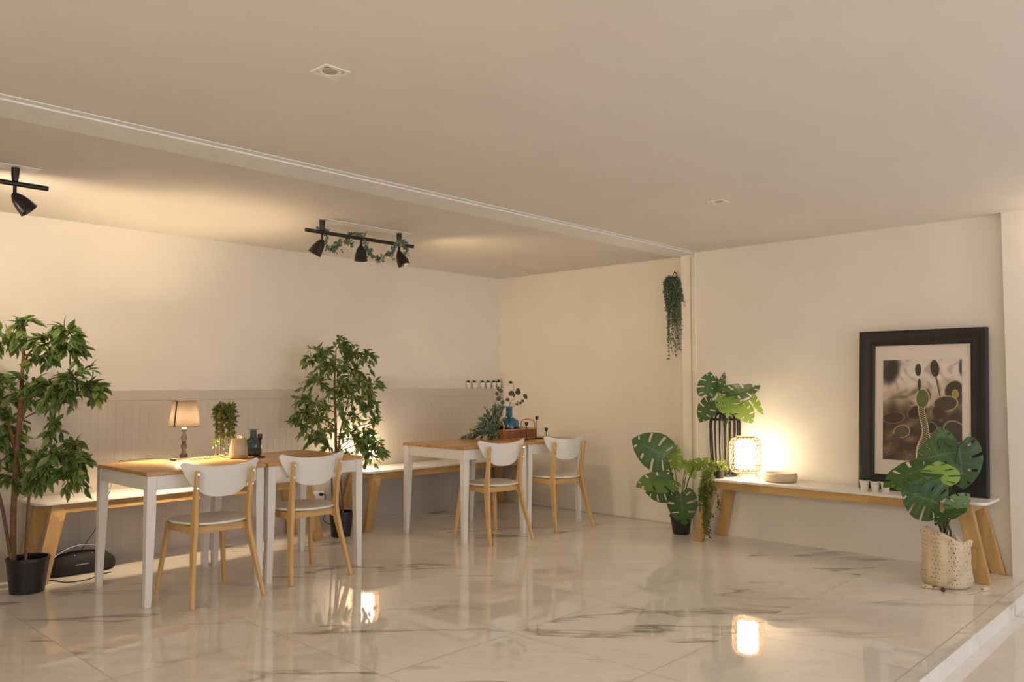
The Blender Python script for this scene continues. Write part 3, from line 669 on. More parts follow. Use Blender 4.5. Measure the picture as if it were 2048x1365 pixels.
# round woven basket lid / pouf
pb = thing('woven_basket', 'low round pale woven basket on the bench right of the lantern', 'basket', (3.288, -.325, .502))
def bump_r(r, z, a): return r * (1 + .008 * math.sin(40 * a)), z
MB().lathe([(.01, 0), (.10, 0), (.118, .006), (.126, .022), (.127, .045), (.120, .064), (.112, .068), (.104, .062), (.10, .03), (.02, .02)], n=96, fn=bump_r).build('body', painted('pale_woven_grass', (.62, .51, .36, 1), .85, .9, .12, 60), pb, smooth=70)
rim = MB()
for k in range(3): rim.tube([((.124 - .003 * abs(k - 1)) * math.cos(2 * PI * i / 60), (.124 - .003 * abs(k - 1)) * math.sin(2 * PI * i / 60), .026 + .014 * k + .001 * math.sin(i)) for i in range(60)], .0055, 6, closed=True)
rim.build('coil', painted('pale_woven_coil', (.66, .55, .40, 1), .85, .6, .12, 60), pb, smooth=70)

# ------------------------------------------------------------ leaning picture
def picture():
    W_, Hh = .830, 1.125; t = thing('framed_picture', 'large black-framed cactus photograph leaning on the wall, standing on the bench', 'picture', (4.277, -.262, .503))
    t.rotation_euler = (R(-4.8), 0, 0)      # top leans back to the wall
    m = MB(); B = .105
    secs = [(0, 0), (0, -.030), (.012, -.036), (.030, -.034), (.050, -.024), (.078, -.019), (.090, -.022), (B, -.016), (B, -.004), (0, 0)]
    corners = [(-1, 0, 1, 1), (1, 0, -1, 1), (1, Hh, -1, -1), (-1, Hh, 1, -1)]
    rings = []
    for sx, z, ix, iz in corners + [corners[0]]:
        rings.append([(sx * W_ / 2 + ix * d, h, z + iz * d) for d, h in secs[:-1]])
    m.loft(rings, caps=False); m.build('frame', NT_frame(), t, smooth=30)
    MB().box((-W_ / 2 + B - .01, -.008, B - .01), (W_ / 2 - B + .01, -.003, Hh - B + .01)).build('mat_board', painted('cream_mat_board', (.72, .64, .54, 1), .8, .05, .02, 20), t)
    # the print: a blurred garden with prickly pear pads, colours stored per point of the sheet
    pw, ph = .51, .705; nx, ny = 190, 260; rg = random.Random(5)
    blobs = [(rg.random(), rg.random(), rg.uniform(.03, .14), rg.uniform(.02, .06), rg.uniform(-.6, .2), rg.random()) for _ in range(75)]
    def sm(a, b, x): k = max(0., min(1., (x - a) / (b - a))); return k * k * (3 - 2 * k)
    def mixc(a, b, f): return tuple(a[i] * (1 - f) + b[i] * f for i in range(3))
    pads = [ # u, v, ru, rv, angle, colour, rim, soft
        (.10, .10, .13, .17, .2, (60, 56, 50), None, .5), (.02, .02, .06, .05, 0, (80, 72, 62), None, .6), (1.0, .08, .04, .09, 0, (66, 62, 50), None, .5),
        (.90, .30, .11, .10, .5, (64, 56, 42), (196, 178, 150), .1), (.97, .38, .06, .06, 0, (70, 64, 44), None, .3),
        (.45, .52, .14, .07, -.5, (58, 44, 34), (150, 120, 90), .25), (.60, .67, .10, .06, -.2, (52, 42, 36), (190, 160, 130), .12),
        (.80, .43, .155, .075, -.15, (72, 60, 42), (205, 186, 150), .08), (.72, .52, .10, .06, .8, (66, 50, 36), None, .3),
        (.25, .715, .11, .062, -.25, (92, 82, 58), (215, 190, 160), .08), (.14, .58, .15, .06, -.1, (70, 54, 42), (150, 124, 98), .3), (.17, .80, .05, .08, .2, (88, 74, 56), None, .2),
        (.92, .70, .13, .12, -.8, (70, 56, 48), (190, 168, 150), .15), (.92, .335, .04, .04, 0, (150, 140, 60), (225, 210, 140), .1),
        (.46, .10, .040, .062, 0, (62, 62, 36), None, .05), (.475, .245, .022, .06, 0, (60, 62, 38), None, .08),
        (.67, .088, .055, .085, -.1, (60, 54, 38), None, .05),
        (.56, .36, .06, .07, .1, (84, 78, 50), None, .08), (.515, .385, .088, .10, .05, (92, 104, 56), (232, 226, 180), .05)]
    verts = []; cols = []; faces = []
    for j in range(ny + 1):
        for i in range(nx + 1):
            u, v = i / nx, j / ny
            c = mixc((216, 204, 196), (196, 176, 156), sm(.15, .42, v)); k = math.sin(23 * u + 11 * v + 3 * math.sin(17 * v)) * math.sin(19 * v - 9 * u + 2 * math.sin(13 * u)); c = mixc(c, (150, 134, 122), .5 * sm(.35, .95, k))
            c = mixc(c, (58, 44, 36), sm(.36, .60, v + .05 * math.sin(9 * u) + .03 * math.sin(31 * u + 4)) * .92)
            for (bx, by, brx, bry, ba, bc) in blobs:
                if abs(u - bx) > .3 or abs(v - by) > .2: continue
                dx, dy = u - bx, v - by; x_ = dx * math.cos(ba) + dy * math.sin(ba); y_ = -dx * math.sin(ba) + dy * math.cos(ba)
                d = (x_ / brx) ** 2 + (y_ / bry * 1.2) ** 2
                k = math.exp(-d * 1.6) * .55
                if by < .30: tgt = (228, 214, 204) if bc > .35 else (146, 128, 112)
                else: tgt = (188, 150, 116) if bc > .72 else ((50, 38, 32) if bc > .3 else (104, 94, 52))
                c = mixc(c, tgt, k)
            if v > .8: # sunlit needles at the foot
                k = rg.random() ** 1.5 * (.5 + .5 * math.sin(16 * u + 22 * v)); c = mixc(c, (206, 170, 142), sm(.84, .97, v + .07 * math.sin(6 * u + 1)) * k * .8)
            for (pu, pv, ru, rv_, an, col, rim_, soft) in pads:
                dx, dy = u - pu, (v - pv) * ph / pw; ru2, rv2 = ru, rv_ * ph / pw
                x_ = dx * math.cos(an) + dy * math.sin(an); y_ = -dx * math.sin(an) + dy * math.cos(an)
                d = math.sqrt((x_ / ru2) ** 2 + (y_ / rv2) ** 2)
                if d < 1 + soft:
                    f = 1 - sm(1 - soft, 1 + soft * .4, d); c = mixc(c, col, f)
                    if rim_ and .86 < d < 1.06: c = mixc(c, rim_, (1 - abs(d - .96) / .10) * .85)
            # slim stalks
            for (u0, v0, u1, v1, w_) in ((.685, .17, .735, .36, .011), (.47, .29, .49, .33, .012)):
                if v0 < v < v1:
                    uc = u0 + (u1 - u0) * (v - v0) / (v1 - v0)
                    if abs(u - uc) < w_: c = mixc(c, (70, 62, 42), 1 - abs(u - uc) / w_ * .5)
            # spiny trunk of the main pad
            if .47 < v < 1.0:
                uc = .50 + .055 * sm(.47, .72, v) - .03 * sm(.75, .95, v); hw = .038 + .045 * sm(.70, .86, v)
                d = abs(u - uc) / hw
                if d < 1.15:
                    dots = math.sin(u * 230) * math.sin(v * 300 + (u * 110)); c = mixc((66, 56, 40), (232, 220, 180), sm(.25, .7, dots)) if d < .93 else (214, 198, 160)
            verts.append((-pw / 2 + pw * u, -.0098, Hh / 2 + ph / 2 - ph * v)); cols.append(srgb(*[max(0, min(255, q)) for q in c]))
    for j in range(ny):
        for i in range(nx):
            a = j * (nx + 1) + i; faces.append((a, a + nx + 1, a + nx + 2, a + 1))
    me = bpy.data.meshes.new('print'); me.from_pydata(verts, [], faces); ca = me.color_attributes.new('Col', 'FLOAT_COLOR', 'POINT')
    ca.data.foreach_set('color', [x for c in cols for x in c])
    t2 = NT('cactus_print'); b = t2.bsdf((.5, .5, .5, 1), .35); at = t2.n('ShaderNodeAttribute', attribute_name='Col'); t2.l(at.outputs['Color'], b.inputs['Base Color']); me.materials.append(t2.m)
    o = bpy.data.objects.new('print', me); C.objects.link(o); o.parent = t; o['label'] = 'cactus photograph'
    MB().box((-pw / 2, -.0095, Hh / 2 - ph / 2), (pw / 2, -.008, Hh / 2 + ph / 2)).build('backing', M['black'], t)
    return t
def NT_frame():
    t = NT('black_frame_wood'); b = t.bsdf((.010, .009, .009, 1), .5); v = t.coord((6, 6, 1)); t.bump(t.noise(v, 20, 4), .15, .004)
    t.l(t.ramp(t.noise(v, 5, 3), [(.3, (.007, .0065, .0065)), (.7, (.015, .013, .013))]), b.inputs['Base Color']); return t.m
picture()

# ------------------------------------------------------------ small succulent pots
def succulent(name, loc, label, group, spiky=False, s=1., seed=0):
    rg = random.Random(seed); t = thing(name, label, 'potted plant', loc, 0, group)
    MB().lathe([(.004, 0), (.020 * s, 0), (.0215 * s, .002), (.028 * s, .056 * s), (.030 * s, .058 * s), (.030 * s, .062 * s), (.026 * s, .062 * s), (.0255 * s, .052 * s)], n=24).build('pot', M['pwhite'], t, smooth=40)
    MB().lathe([(.001, .054 * s), (.0255 * s, .053 * s)], n=16).build('soil', M['soil'], t)
    m = MB()
    for i in range(34):
        a = i * 2.39996; el = (.15 + 1.25 * (1 - i / 34.)) if not spiky else rg.uniform(.45, 1.45); el = PI / 2 - el if not spiky else el
        d = Vector((math.cos(a) * math.cos(el), math.sin(a) * math.cos(el), math.sin(el))); L_ = (.026 if not spiky else .042) * s * rg.uniform(.7, 1.1)
        leaf(m, Vector((0, 0, .054 * s + .010 * s * (i / 34.))) + Vector((d.x, d.y, 0)) * .008 * s, d, Vector((0, 0, 1)), L_, L_ * (.55 if not spiky else .22), rg.random(), .5, .05)
    m.build('foliage', M['succ'], t, smooth=60); return t
ledge = [(936.5, 'white pot of blue-green succulent, leftmost on the panelling ledge', 0), (949, 'white succulent pot second from the left on the panelling ledge', 0),
         (964.5, 'white succulent pot third from the left on the panelling ledge', 0), (976.5, 'white succulent pot fourth from the left on the panelling ledge', 0),
         (987.5, 'white succulent pot second from the corner end on the panelling ledge', 0), (997, 'white pot of spiky succulent on the panelling ledge, next to the room corner', 1)]
for i, (px, lb, spk) in enumerate(ledge):
    p = onx(px, 777, .021); succulent('succulent_pot', (.021, p.y if i else -.497, 1.1985), lb, 'succulent pots on the panelling ledge', spk, 1.0, i)
for i, (px, lb, spk) in enumerate(((1729.5, 'white pot of spiky succulent on the bench, leftmost of three by the picture frame', 1), (1750.5, 'white succulent pot on the bench, middle of three by the picture frame', 0), (1771, 'white succulent pot on the bench, rightmost of three by the picture frame', 0))):
    p = ony(px, 984, -.405); succulent('succulent_pot', (p.x, -.405, .502), lb, 'succulent pots on the bench', spk, 1.12, 20 + i)

# ------------------------------------------------------------ table lamp
def shade_mat():
    t = NT('sheer_black_fabric'); d = t.n('ShaderNodeBsdfDiffuse'); d.inputs[0].default_value = (.02, .016, .014, 1)
    tr = t.n('ShaderNodeBsdfTranslucent'); tr.inputs[0].default_value = (.0080, .0062, .0046, 1)
    tp = t.n('ShaderNodeBsdfTransparent'); tp.inputs[0].default_value = (.9, .8, .7, 1)
    n = t.noise(t.coord((1, 1, 1)), 260, 2); a = t.n('ShaderNodeMixShader'); t.l(t.ramp(n, [(.35, (.55,) * 3), (.65, (.75,) * 3)]), a.inputs[0]); t.l(d.outputs[0], a.inputs[1]); t.l(tr.outputs[0], a.inputs[2])
    b = t.n('ShaderNodeMixShader'); b.inputs[0].default_value = .0; t.l(a.outputs[0], b.inputs[1]); t.l(tp.outputs[0], b.inputs[2]); t.l(b.outputs[0], t.out.inputs[0]); return t.m
ol = Vector((.752, -3.815, .75))
tl = thing('table_lamp', 'lit table lamp with a sheer black shade and turned grey stem', 'lamp', tuple(ol))
MB().box((-.045, -.045, 0), (.045, .045, .008)).build('base', M['chrome'], tl, bevel=.002)
MB().box((-.019, -.019, .008), (.019, .019, .030)).build('plinth', M['blackmetal'], tl, bevel=.002)
M['smoke'] = plain('smoky_turned_glass', (.075, .068, .07, 1), .12)
MB().lathe([(.015, .030), (.017, .036), (.011, .055), (.018, .072), (.0195, .085), (.016, .098), (.010, .104), (.0165, .107), (.0165, .111), (.010, .114), (.0185, .128), (.020, .140), (.012, .160), (.0085, .172), (.017, .184), (.017, .190), (.006, .196)], n=28).build('stem', M['smoke'], tl, smooth=50)
MB().lathe([(.006, .190), (.016, .196), (.016, .228), (.006, .232)], n=20).build('socket', M['white'], tl, smooth=40)
MB().lathe([(.098, .215), (.077, .384)], n=48).build('lamp_shade', shade_mat(), tl, smooth=60)
for r, z in ((.098, .215), (.077, .384)): MB().tube([(r * math.cos(2 * PI * i / 40), r * math.sin(2 * PI * i / 40), z) for i in range(40)], .0022, 5, closed=True).build('shade_rim', M['black'], tl)
ang0 = math.atan2(-RGT.y - FW0.y * .9, -RGT.x - FW0.x * .9) + .55; st = MB(); rs = []
for f in (0, 1):
    r, z = (.0988, .216) if f == 0 else (.0778, .383); rs.append([(r * math.cos(ang0 + da), r * math.sin(ang0 + da), z) for da in (-.06, -.02, .02, .06)])
st.loft(rs, closed=False, caps=False); st.build('shade_seam', M['black'], tl)
MB().ball((0, 0, .275), .026, 14, sz=1.25).build('bulb', emit('lit_bulb', (1.0, .74, .46, 1), E_TABLE_LAMP), tl, smooth=60)
sp3 = MB()
for a in range(3): sp3.tube([(0, 0, .232), (.02 * math.cos(a * 2.1), .02 * math.sin(a * 2.1), .31) if False else (0.033 * math.cos(a * 2.1), .033 * math.sin(a * 2.1), .28), (.077 * math.cos(a * 2.1), .077 * math.sin(a * 2.1), .384)], .0012, 4)
sp3.build('shade_carrier', M['wire'], tl)
# cord with inline switch
pts = [onz(366, 921, .7555), onz(345, 920, .7555), onz(300, 918, .7545), onz(262, 920, .7545), onz(236, 921, .754)]
pts[-1].x = .715; e = pts[-1]
pts += [Vector((.688, e.y - .03, .745)), onx(221, 975, .60), onx(219, 985, .48), onx(200, 1026, .30), onx(190, 1060, .25), onx(168, 1092, .22), onx(158, 1110, .20), onx(150, 1140, .16)]
pts[-1].z = .02
lc = MB().tube(smoothpath(pts, 6), .0022, 6).build('power_cable', M['black'], smooth=60); tag(lc, 'thin black lamp cable hanging off the back of the lamp table', 'cable')
swp = onz(346, 919.5, .760); MB().box((swp.x - .030, swp.y - .010, .7515), (swp.x + .030, swp.y + .010, .766)).build('switch', plain('brown_switch', (.05, .03, .025, 1), .4), tl, bevel=.004).matrix_parent_inverse = Matrix.Translation(-ol)

# ------------------------------------------------------------ things on the lamp table
# flower garland lying on the table
gp = [onz(380, 920, .757), onz(400, 919, .760), onz(420, 917, .758), onz(440, 914, .760), onz(452, 913, .758)]
rg = random.Random(3); m = MB(); fl = MB(); path = smoothpath(gp, 8); st_ = MB().tube(path, .002, 5)
g0 = Vector((gp[2].x, gp[2].y, .75)); loc0 = tuple(g0)
for p in path:
    for k in range(3):
        d = rv(rg); d.z = abs(d.z) * .5 + .05; leaf(m, p - g0, d, Vector((0, 0, 1)), .026 * rg.uniform(.7, 1.2), .010, rg.random(), .3, .1)
gar = thing('flower_garland', 'short yellow-green garland with white blossoms lying beside the lamp base', 'garland', loc0)
m.build('foliage', M['vine'], gar); st2 = MB().tube([p - g0 for p in path], .002, 5); st2.build('stem', M['stemg'], gar)
for p in ((444, 909), (450, 912), (438, 915), (453, 905)):
    q = onz(p[0], p[1] + 3, .768) - g0; fm = MB()
    for k in range(6):
        a = k * PI / 3; roundleaf(fm, q, Vector((math.cos(a), math.sin(a), .5)), Vector((0, 0, 1)), .012, .010, .9)
    fm.build('blossom', plain('white_blossom', (.9, .86, .76, 1), .6), gar)

# wire plant stand with hanging ivy
os_ = Vector((.735, -3.52, .75)); ps = thing('plant_stand', 'small brown wire stand holding a bunch of trailing ivy on the lamp table', 'plant stand', tuple(os_))
M['copper'] = plain('copper_brown_metal', (.18, .075, .035, 1), .45)
m = MB(); rad = .062
for a in (0, 90, 180, 270):
    ca, sa = math.cos(R(a + 35)) * rad, math.sin(R(a + 35)) * rad; m.tube([(ca, sa, .003), (ca, sa, .325)], .0036, 6)
for z in (.004, .325): m.tube([(rad * math.cos(2 * PI * i / 28), rad * math.sin(2 * PI * i / 28), z) for i in range(28)], .003, 6, closed=True)
m.build('wire_frame', M['copper'], ps, smooth=60)
MB().lathe([(.004, .235), (.035, .235), (.045, .30), (.046, .32), (.04, .32), (.036, .29)], n=20).build('pot', M['pot'], ps, smooth=50)
m = MB(); rg = random.Random(8)
for k in range(58):
    a = rg.uniform(0, 2 * PI); ln = rg.choice((.05, .08, .14, .22, .28)); p = Vector((.02 * math.cos(a), .02 * math.sin(a), .32)); q = Vector((rg.uniform(.03, .062) * math.cos(a), rg.uniform(.03, .062) * math.sin(a), .34))
    pth = smoothpath([p, q, q + Vector((q.x * .25, q.y * .25, -ln * .5)), q + Vector((q.x * .1 + rg.uniform(-.02, .02), q.y * .1 + rg.uniform(-.02, .02), -ln))], 5)
    m.tube(pth, .001, 4)
    for i in range(1, len(pth)):
        leaf(m, pth[i], rv(rg) + Vector((0, 0, -.2)), rv(rg), .034 * rg.uniform(.7, 1.2), .020, rg.random() * .5, .2, .1)
m.build('ivy', M['vine'], ps)

jr = thing('storage_jar', 'ribbed beige glazed jar with a brass rim on the lamp table', 'jar', (1.000, -3.555, .75))
def rib(r, z, a): return r * (1 + .012 * math.sin(44 * a)), z
MB().lathe([(.01, 0), (.052, 0), (.060, .006), (.060, .03), (.056, .08), (.048, .128), (.044, .135)], n=176, fn=rib).build('body', plain('beige_glaze', (.42, .35, .22, 1), .12), jr, smooth=60)
MB().lathe([(.044, .134), (.042, .136), (.042, .150), (.036, .151), (.034, .13)], n=32).build('neck_ring', M['brass'], jr, smooth=40)
vz = thing('glass_vase', 'smoky blue grey glass vase with a flat lip behind the beige jar', 'vase', (.905, -3.395, .75))
M['gsmoke'] = glass('smoky_blue_glass', (.30, .38, .42, 1), .04)
MB().lathe([(.002, .0), (.046, .0), (.052, .006), (.056, .02), (.056, .075), (.053, .10), (.042, .116), (.026, .124), (.0225, .13), (.0225, .172), (.026, .178), (.037, .182), (.037, .1845), (.024, .183), (.0195, .172), (.0195, .128), (.038, .112), (.049, .098), (.052, .075), (.052, .02), (.044, .010), (.002, .009)], n=48).build('body', M['gsmoke'], vz, smooth=50)
ch = thing('candle_holder', 'single black stemmed candle holder in front of the smoky vase', 'candle holder', (1.045, -3.425, .75))
MB().lathe([(.002, 0), (.034, 0), (.038, .004), (.036, .007), (.008, .008), (.0035, .012), (.0035, .105), (.008, .112), (.014, .122), (.0155, .135), (.0155, .158), (.0135, .158), (.0125, .135), (.002, .125)], n=28).build('body', M['blackmetal'], ch, smooth=45)

# ------------------------------------------------------------ things on the greenery tables
ob = onz(925, 885, .75)
gb = thing('eucalyptus_branch', 'heap of grey-green eucalyptus branches spilling over the tabletop', 'greenery', (.98, -1.30, .75))
rg = random.Random(17); m = MB(); st2 = MB(); ob = Vector((.98, -1.30, .75))
tips = [(922, 882), (935, 880), (950, 876), (945, 860), (955, 850), (962, 838), (968, 830), (975, 820), (985, 812), (995, 808), (1003, 812), (1000, 830), (990, 840), (980, 850), (1005, 850), (1000, 865), (970, 868), (985, 872), (960, 880), (975, 882), (990, 880), (965, 845), (1010, 815), (930, 884), (945, 884), (985, 855), (995, 870), (978, 838), (955, 865)]
for i, (tx, ty) in enumerate(tips * 2):
    root = Vector((.99, -1.10, .80)); off = rg.uniform(-.10, .10)
    tip = near(tx + rg.uniform(-5, 5), ty + rg.uniform(-4, 4), root, off)
    tip.z = max(tip.z, .762); md = (root + tip) / 2 + Vector((0, 0, .035))
    pth = smoothpath([root - ob, md - ob, tip - ob], 7); st2.tube(pth, .0014, 4)
    for j in range(2, len(pth)):
        for k in range(4):
            d = rv(rg); L_ = .020 * rg.uniform(.6, 1.3); p = pth[j] + rv(rg, .006); p.z = max(p.z, .012); roundleaf(m, p, d, rv(rg), L_, L_ * .75, rg.random())
m.build('foliage', M['euca'], gb); st2.build('stem', M['stemd'], gb)
# bamboo tray with looped handles
tr_c = Vector((1.010, -.885, .75)); tr = thing('bamboo_tray', 'brown slatted bamboo tray basket with looped handles on the far table', 'tray', tuple(tr_c), R(0))
M['bamboo'] = wood('brown_bamboo', (.30, .12, .035, 1), 'Z', fine=3, rough=.35); M['cane'] = wood('golden_cane', (.52, .27, .075, 1), 'X', fine=2, rough=.35)
LX, LY, HT = .105, .205, .088; m = MB(); nS = 44
for i in range(nS):
    yv = -LY + 2 * LY * (i + .5) / nS
    for x in (-LX, LX): m.tube([(x, yv, .006), (x, yv, HT)], .0036, 5)
for i in range(24):
    x = -LX + 2 * LX * (i + .5) / 24
    for yv in (-LY, LY): m.tube([(x, yv, .006), (x, yv, HT)], .0036, 5)
m.build('slat', M['bamboo'], tr)
tr.children
m = MB()
for z in (.006, HT): m.tube([(-LX, -LY, z), (LX, -LY, z), (LX, LY, z), (-LX, LY, z)], .0062, 8, closed=True)
m.build('rim', M['cane'], tr, smooth=50)
MB().box((-LX, -LY, .002), (LX, LY, .009)).build('bottom', M['bamboo'], tr)
m = MB()
for s in (-1, 1):
    for a in (-1, 1): pass
    m.tube(smoothpath([(-.085, s * LY, HT - .01), (-.085, s * LY, .13), (-.065, s * LY, .158), (-.03, s * LY, .168), (.03, s * LY, .168), (.065, s * LY, .158), (.085, s * LY, .13), (.085, s * LY, HT - .01)], 5), .006, 8)
    h = m.build('handle', M['cane'], tr, smooth=60); m = MB()
# blue vase standing in the tray, with silver-dollar stems
bv = Vector((.985, -.905, .7595)); vb = thing('glass_vase', 'blue glass bottle vase with a tall neck standing in the bamboo tray', 'vase', tuple(bv))
M['gblue'] = glass('blue_glass', (.20, .46, .66, 1), .03)
MB().lathe([(.002, 0), (.080, 0), (.088, .008), (.091, .03), (.091, .13), (.084, .155), (.055, .176), (.036, .187), (.030, .20), (.030, .268), (.037, .277), (.044, .280), (.044, .283), (.034, .282), (.0265, .268), (.0265, .20), (.050, .172), (.080, .151), (.087, .13), (.087, .03), (.078, .012), (.002, .010)], n=48).build('body', M['gblue'], vb, smooth=50)
eu = thing('eucalyptus_bouquet', 'round-leaved eucalyptus stems standing in the blue vase', 'plant', tuple(bv))
m = MB(); rg = random.Random(4); Z = (900, 740, 8.533); st2 = MB()
for path_, leaves in (([(1110, 620), (1095, 480), (1090, 380), (1080, 240)], [(1035, 212, 36), (1045, 405, 52), (1160, 385, 52), (1160, 350, 40), (1090, 440, 30)]),
                      ([(1100, 620), (1040, 560), (920, 520), (860, 440), (850, 330)], [(820, 325, 42), (865, 360, 40), (800, 415, 36), (830, 495, 46), (895, 560, 42), (985, 510, 38)]),
                      ([(1115, 620), (1160, 580), (1230, 540), (1275, 480)], [(1290, 455, 56), (1240, 530, 34), (1165, 560, 40), (1200, 570, 30), (1140, 590, 30)])):
    pp = [near(Z[0] + x / Z[2], Z[1] + y / Z[2], bv, .0) - bv for x, y in path_]; st2.tube(smoothpath([Vector((0, 0, .05)), Vector((0, 0, .285))] + pp[1:], 5), .0016, 5)
    for x, y, r in leaves:
        c = near(Z[0] + x / Z[2], Z[1] + y / Z[2], bv, rg.uniform(-.03, .03)) - bv; dep = (bv - CAM).dot(FWD); L_ = 2 * r / Z[2] * dep / FPX
        j = min(pp, key=lambda q: (q - c).length); d = (c - j); d = d if d.length > .01 else Vector((0, 0, 1)); d = d.normalized()
        roundleaf(m, c - d * L_ / 2, d, -FW0 + rv(rg, .5), L_, L_ * .9, rg.random() * .5); st2.tube([j, c - d * L_ * .4], .0011, 4)
m.build('foliage', leafmat('silver_dollar_leaf', srgb(58, 66, 44), srgb(78, 86, 58), srgb(120, 122, 90), .15, .6, .3), eu); st2.build('stem', M['stemd'], eu)
cg = thing('candle_glass', 'frosted candle glass in the tray in front of the blue vase', 'candle', (1.062, -.80, .7595))
MB().lathe([(.002, 0), (.034, 0), (.036, .004), (.036, .098), (.033, .098), (.033, .006), (.002, .005)], n=32).build('glass', glass('frosted_clear_glass', (.85, .84, .80, 1), .25), cg, smooth=50)
MB().lathe([(.002, .0055), (.0325, .0055), (.0325, .082), (.002, .083)], n=24).build('wax', plain('cream_wax', (.70, .62, .50, 1), .5), cg, smooth=40)
ag = thing('glass_bottle', 'dark red glass bottle in the tray at the greenery end', 'bottle', (1.03, -1.035, .7595))
MB().lathe([(.002, 0), (.028, 0), (.032, .005), (.032, .095), (.022, .115), (.017, .12), (.017, .135), (.024, .137), (.024, .140), (.014, .138), (.002, .135)], n=28).build('body', glass('dark_red_glass', (.20, .03, .02, 1), .05), ag, smooth=50)
# black three-armed candle holder
tc_ = thing('candle_holder', 'black iron holder with three candle cups of different height in front of the tray', 'candle holder', (1.25, -.80, .75))
hb = Vector((1.25, -.80, .75)); m = MB(); cup = []
ps3 = [(1053, 879, 846), (1074, 874, 834), (1092.5, 877, 857)]; bases = []
for k, (px, py, top) in enumerate(ps3):
    x = (1.215, 1.185, 1.265)[k]; p = onx(px, py, x); zt = onx(px, top, x).z; bases.append(Vector((p.x, p.y, .75)) - hb)
    q = bases[-1]; m = MB(); m.tube([(q.x, q.y, .006), (q.x, q.y, zt - .75 - .028)], .0035, 8); m.build('stem', M['blackmetal'], tc_, smooth=60)
    MB().lathe([(.003, -.030), (.010, -.024), (.0145, -.014), (.0155, .0), (.0145, .004), (.012, -.002), (.002, -.012)], (q.x, q.y, zt - .75), 20).build('candle_cup', M['blackmetal'], tc_, smooth=50)
b0, b1, b2 = bases
MB().tube(smoothpath([b0 + Vector((-.01, -.045, .006)), b0 + Vector((0, 0, .006)), b1 + Vector((0, 0, .006)), (b1 + b2) / 2 + Vector((.01, 0, .006)), b2 + Vector((0, 0, .006)), b2 + Vector((.01, .06, .006))], 6), .0058, 8).build('base', M['blackmetal'], tc_, smooth=60)

# ------------------------------------------------------------ trailing plant on the bench
ot = Vector((2.845, -.452, .502)); tp_ = thing('trailing_plant', 'small black pot of trailing yellow-green vine hanging over the bench front', 'potted plant', tuple(ot))
MB().lathe([(.004, 0), (.030, 0), (.032, .003), (.038, .070), (.040, .070), (.040, .080), (.036, .080), (.034, .06)], n=28).build('pot', plain('dark_grey_pot', (.03, .026, .024, 1), .5), tp_, smooth=45)
MB().lathe([(.001, .068), (.034, .066)], n=20).build('soil', M['soil'], tp_)
m = MB(); st2 = MB(); rg = random.Random(31)
for k in range(34):   # bushy crown
    a = rg.uniform(0, 2 * PI); d = Vector((math.cos(a), math.sin(a), rg.uniform(.1, 1.2))).normalized(); p0 = Vector((d.x * .015, d.y * .015, .070)); p1 = p0 + d * rg.uniform(.04, .085) - RGT * .02
    pth = smoothpath([p0, (p0 + p1) / 2 + Vector((0, 0, .01)), p1], 3); st2.tube(pth, .001, 4)
    for p in pth[1:]:
        for q in range(3): leaf(m, p, rv(rg) + d * .5, rv(rg), .030 * rg.uniform(.7, 1.2), .012, .6 + .4 * rg.random(), .2, .1)
for k, (bx, dx, zl) in enumerate([(2.76, -.02, .34), (2.77, .02, .05), (2.79, .0, .02), (2.81, .0, .10), (2.82, .02, .20), (2.77, -.03, .24), (2.79, -.02, .08), (2.80, .01, .04), (2.78, .0, .28), (2.83, .07, .26), (2.78, .0, .15), (2.81, .01, .34), (2.79, -.01, .38), (2.82, .01, .36), (2.77, .0, .32), (2.80, -.01, .22)]):
    st = Vector((-.01, -.01, .07)); e = Vector((bx - ot.x, -.548 - rg.uniform(.0, .04) - ot.y, .02)); bt = Vector((bx + dx - ot.x, e.y - rg.uniform(0, .03), zl - .502 + .02))
    pth = smoothpath([st, Vector((e.x * .6, e.y * .75, .075)), e, e.lerp(bt, .35) + rv(rg, .015), e.lerp(bt, .7) + rv(rg, .02), bt], 7); st2.tube(pth, .0012, 4)
    for p in pth[4:]:
        dn = max(0., min(1., -p.z / .15))
        for q in range(3): leaf(m, p, rv(rg) + Vector((0, 0, -.3)), rv(rg), .029 * rg.uniform(.7, 1.2), .014, (1 - dn) * .9 + .25 * rg.random() * dn, .2, .1)
m.build('foliage', M['vine'], tp_); st2.build('stem', M['stemg'], tp_)

# ------------------------------------------------------------ hanging eucalyptus on the pilaster
oh = Vector((2.215, -.062, 2.235)); hp_ = thing('hanging_greenery', 'long bunch of grey-green greenery hanging on the pilaster beside the column', 'hanging plant', tuple(oh))
MB().tube([(0, .032, .0), (0, -.004, .0), (0, -.006, .012)], .004, 8).build('hook', M['blackmetal'], hp_)
MB().tube(smoothpath([(-.035, 0, -.06), (-.02, 0, -.03), (0, 0, .004), (.02, 0, -.03), (.035, 0, -.06)], 5), .003, 6).build('cord', M['stemd'], hp_)
m = MB(); st2 = MB(); rg = random.Random(77)
tails = [(1340, 640), (1352, 645), (1360, 640), (1335, 620), (1345, 680), (1338, 690), (1341, 716), (1352, 700), (1356, 690), (1360, 705), (1354, 712), (1362, 660), (1374, 624), (1336, 650), (1348, 650), (1331, 575), (1333, 600), (1357, 600), (1350, 620), (1343, 600), (1364, 680), (1345, 708), (1335, 670)]
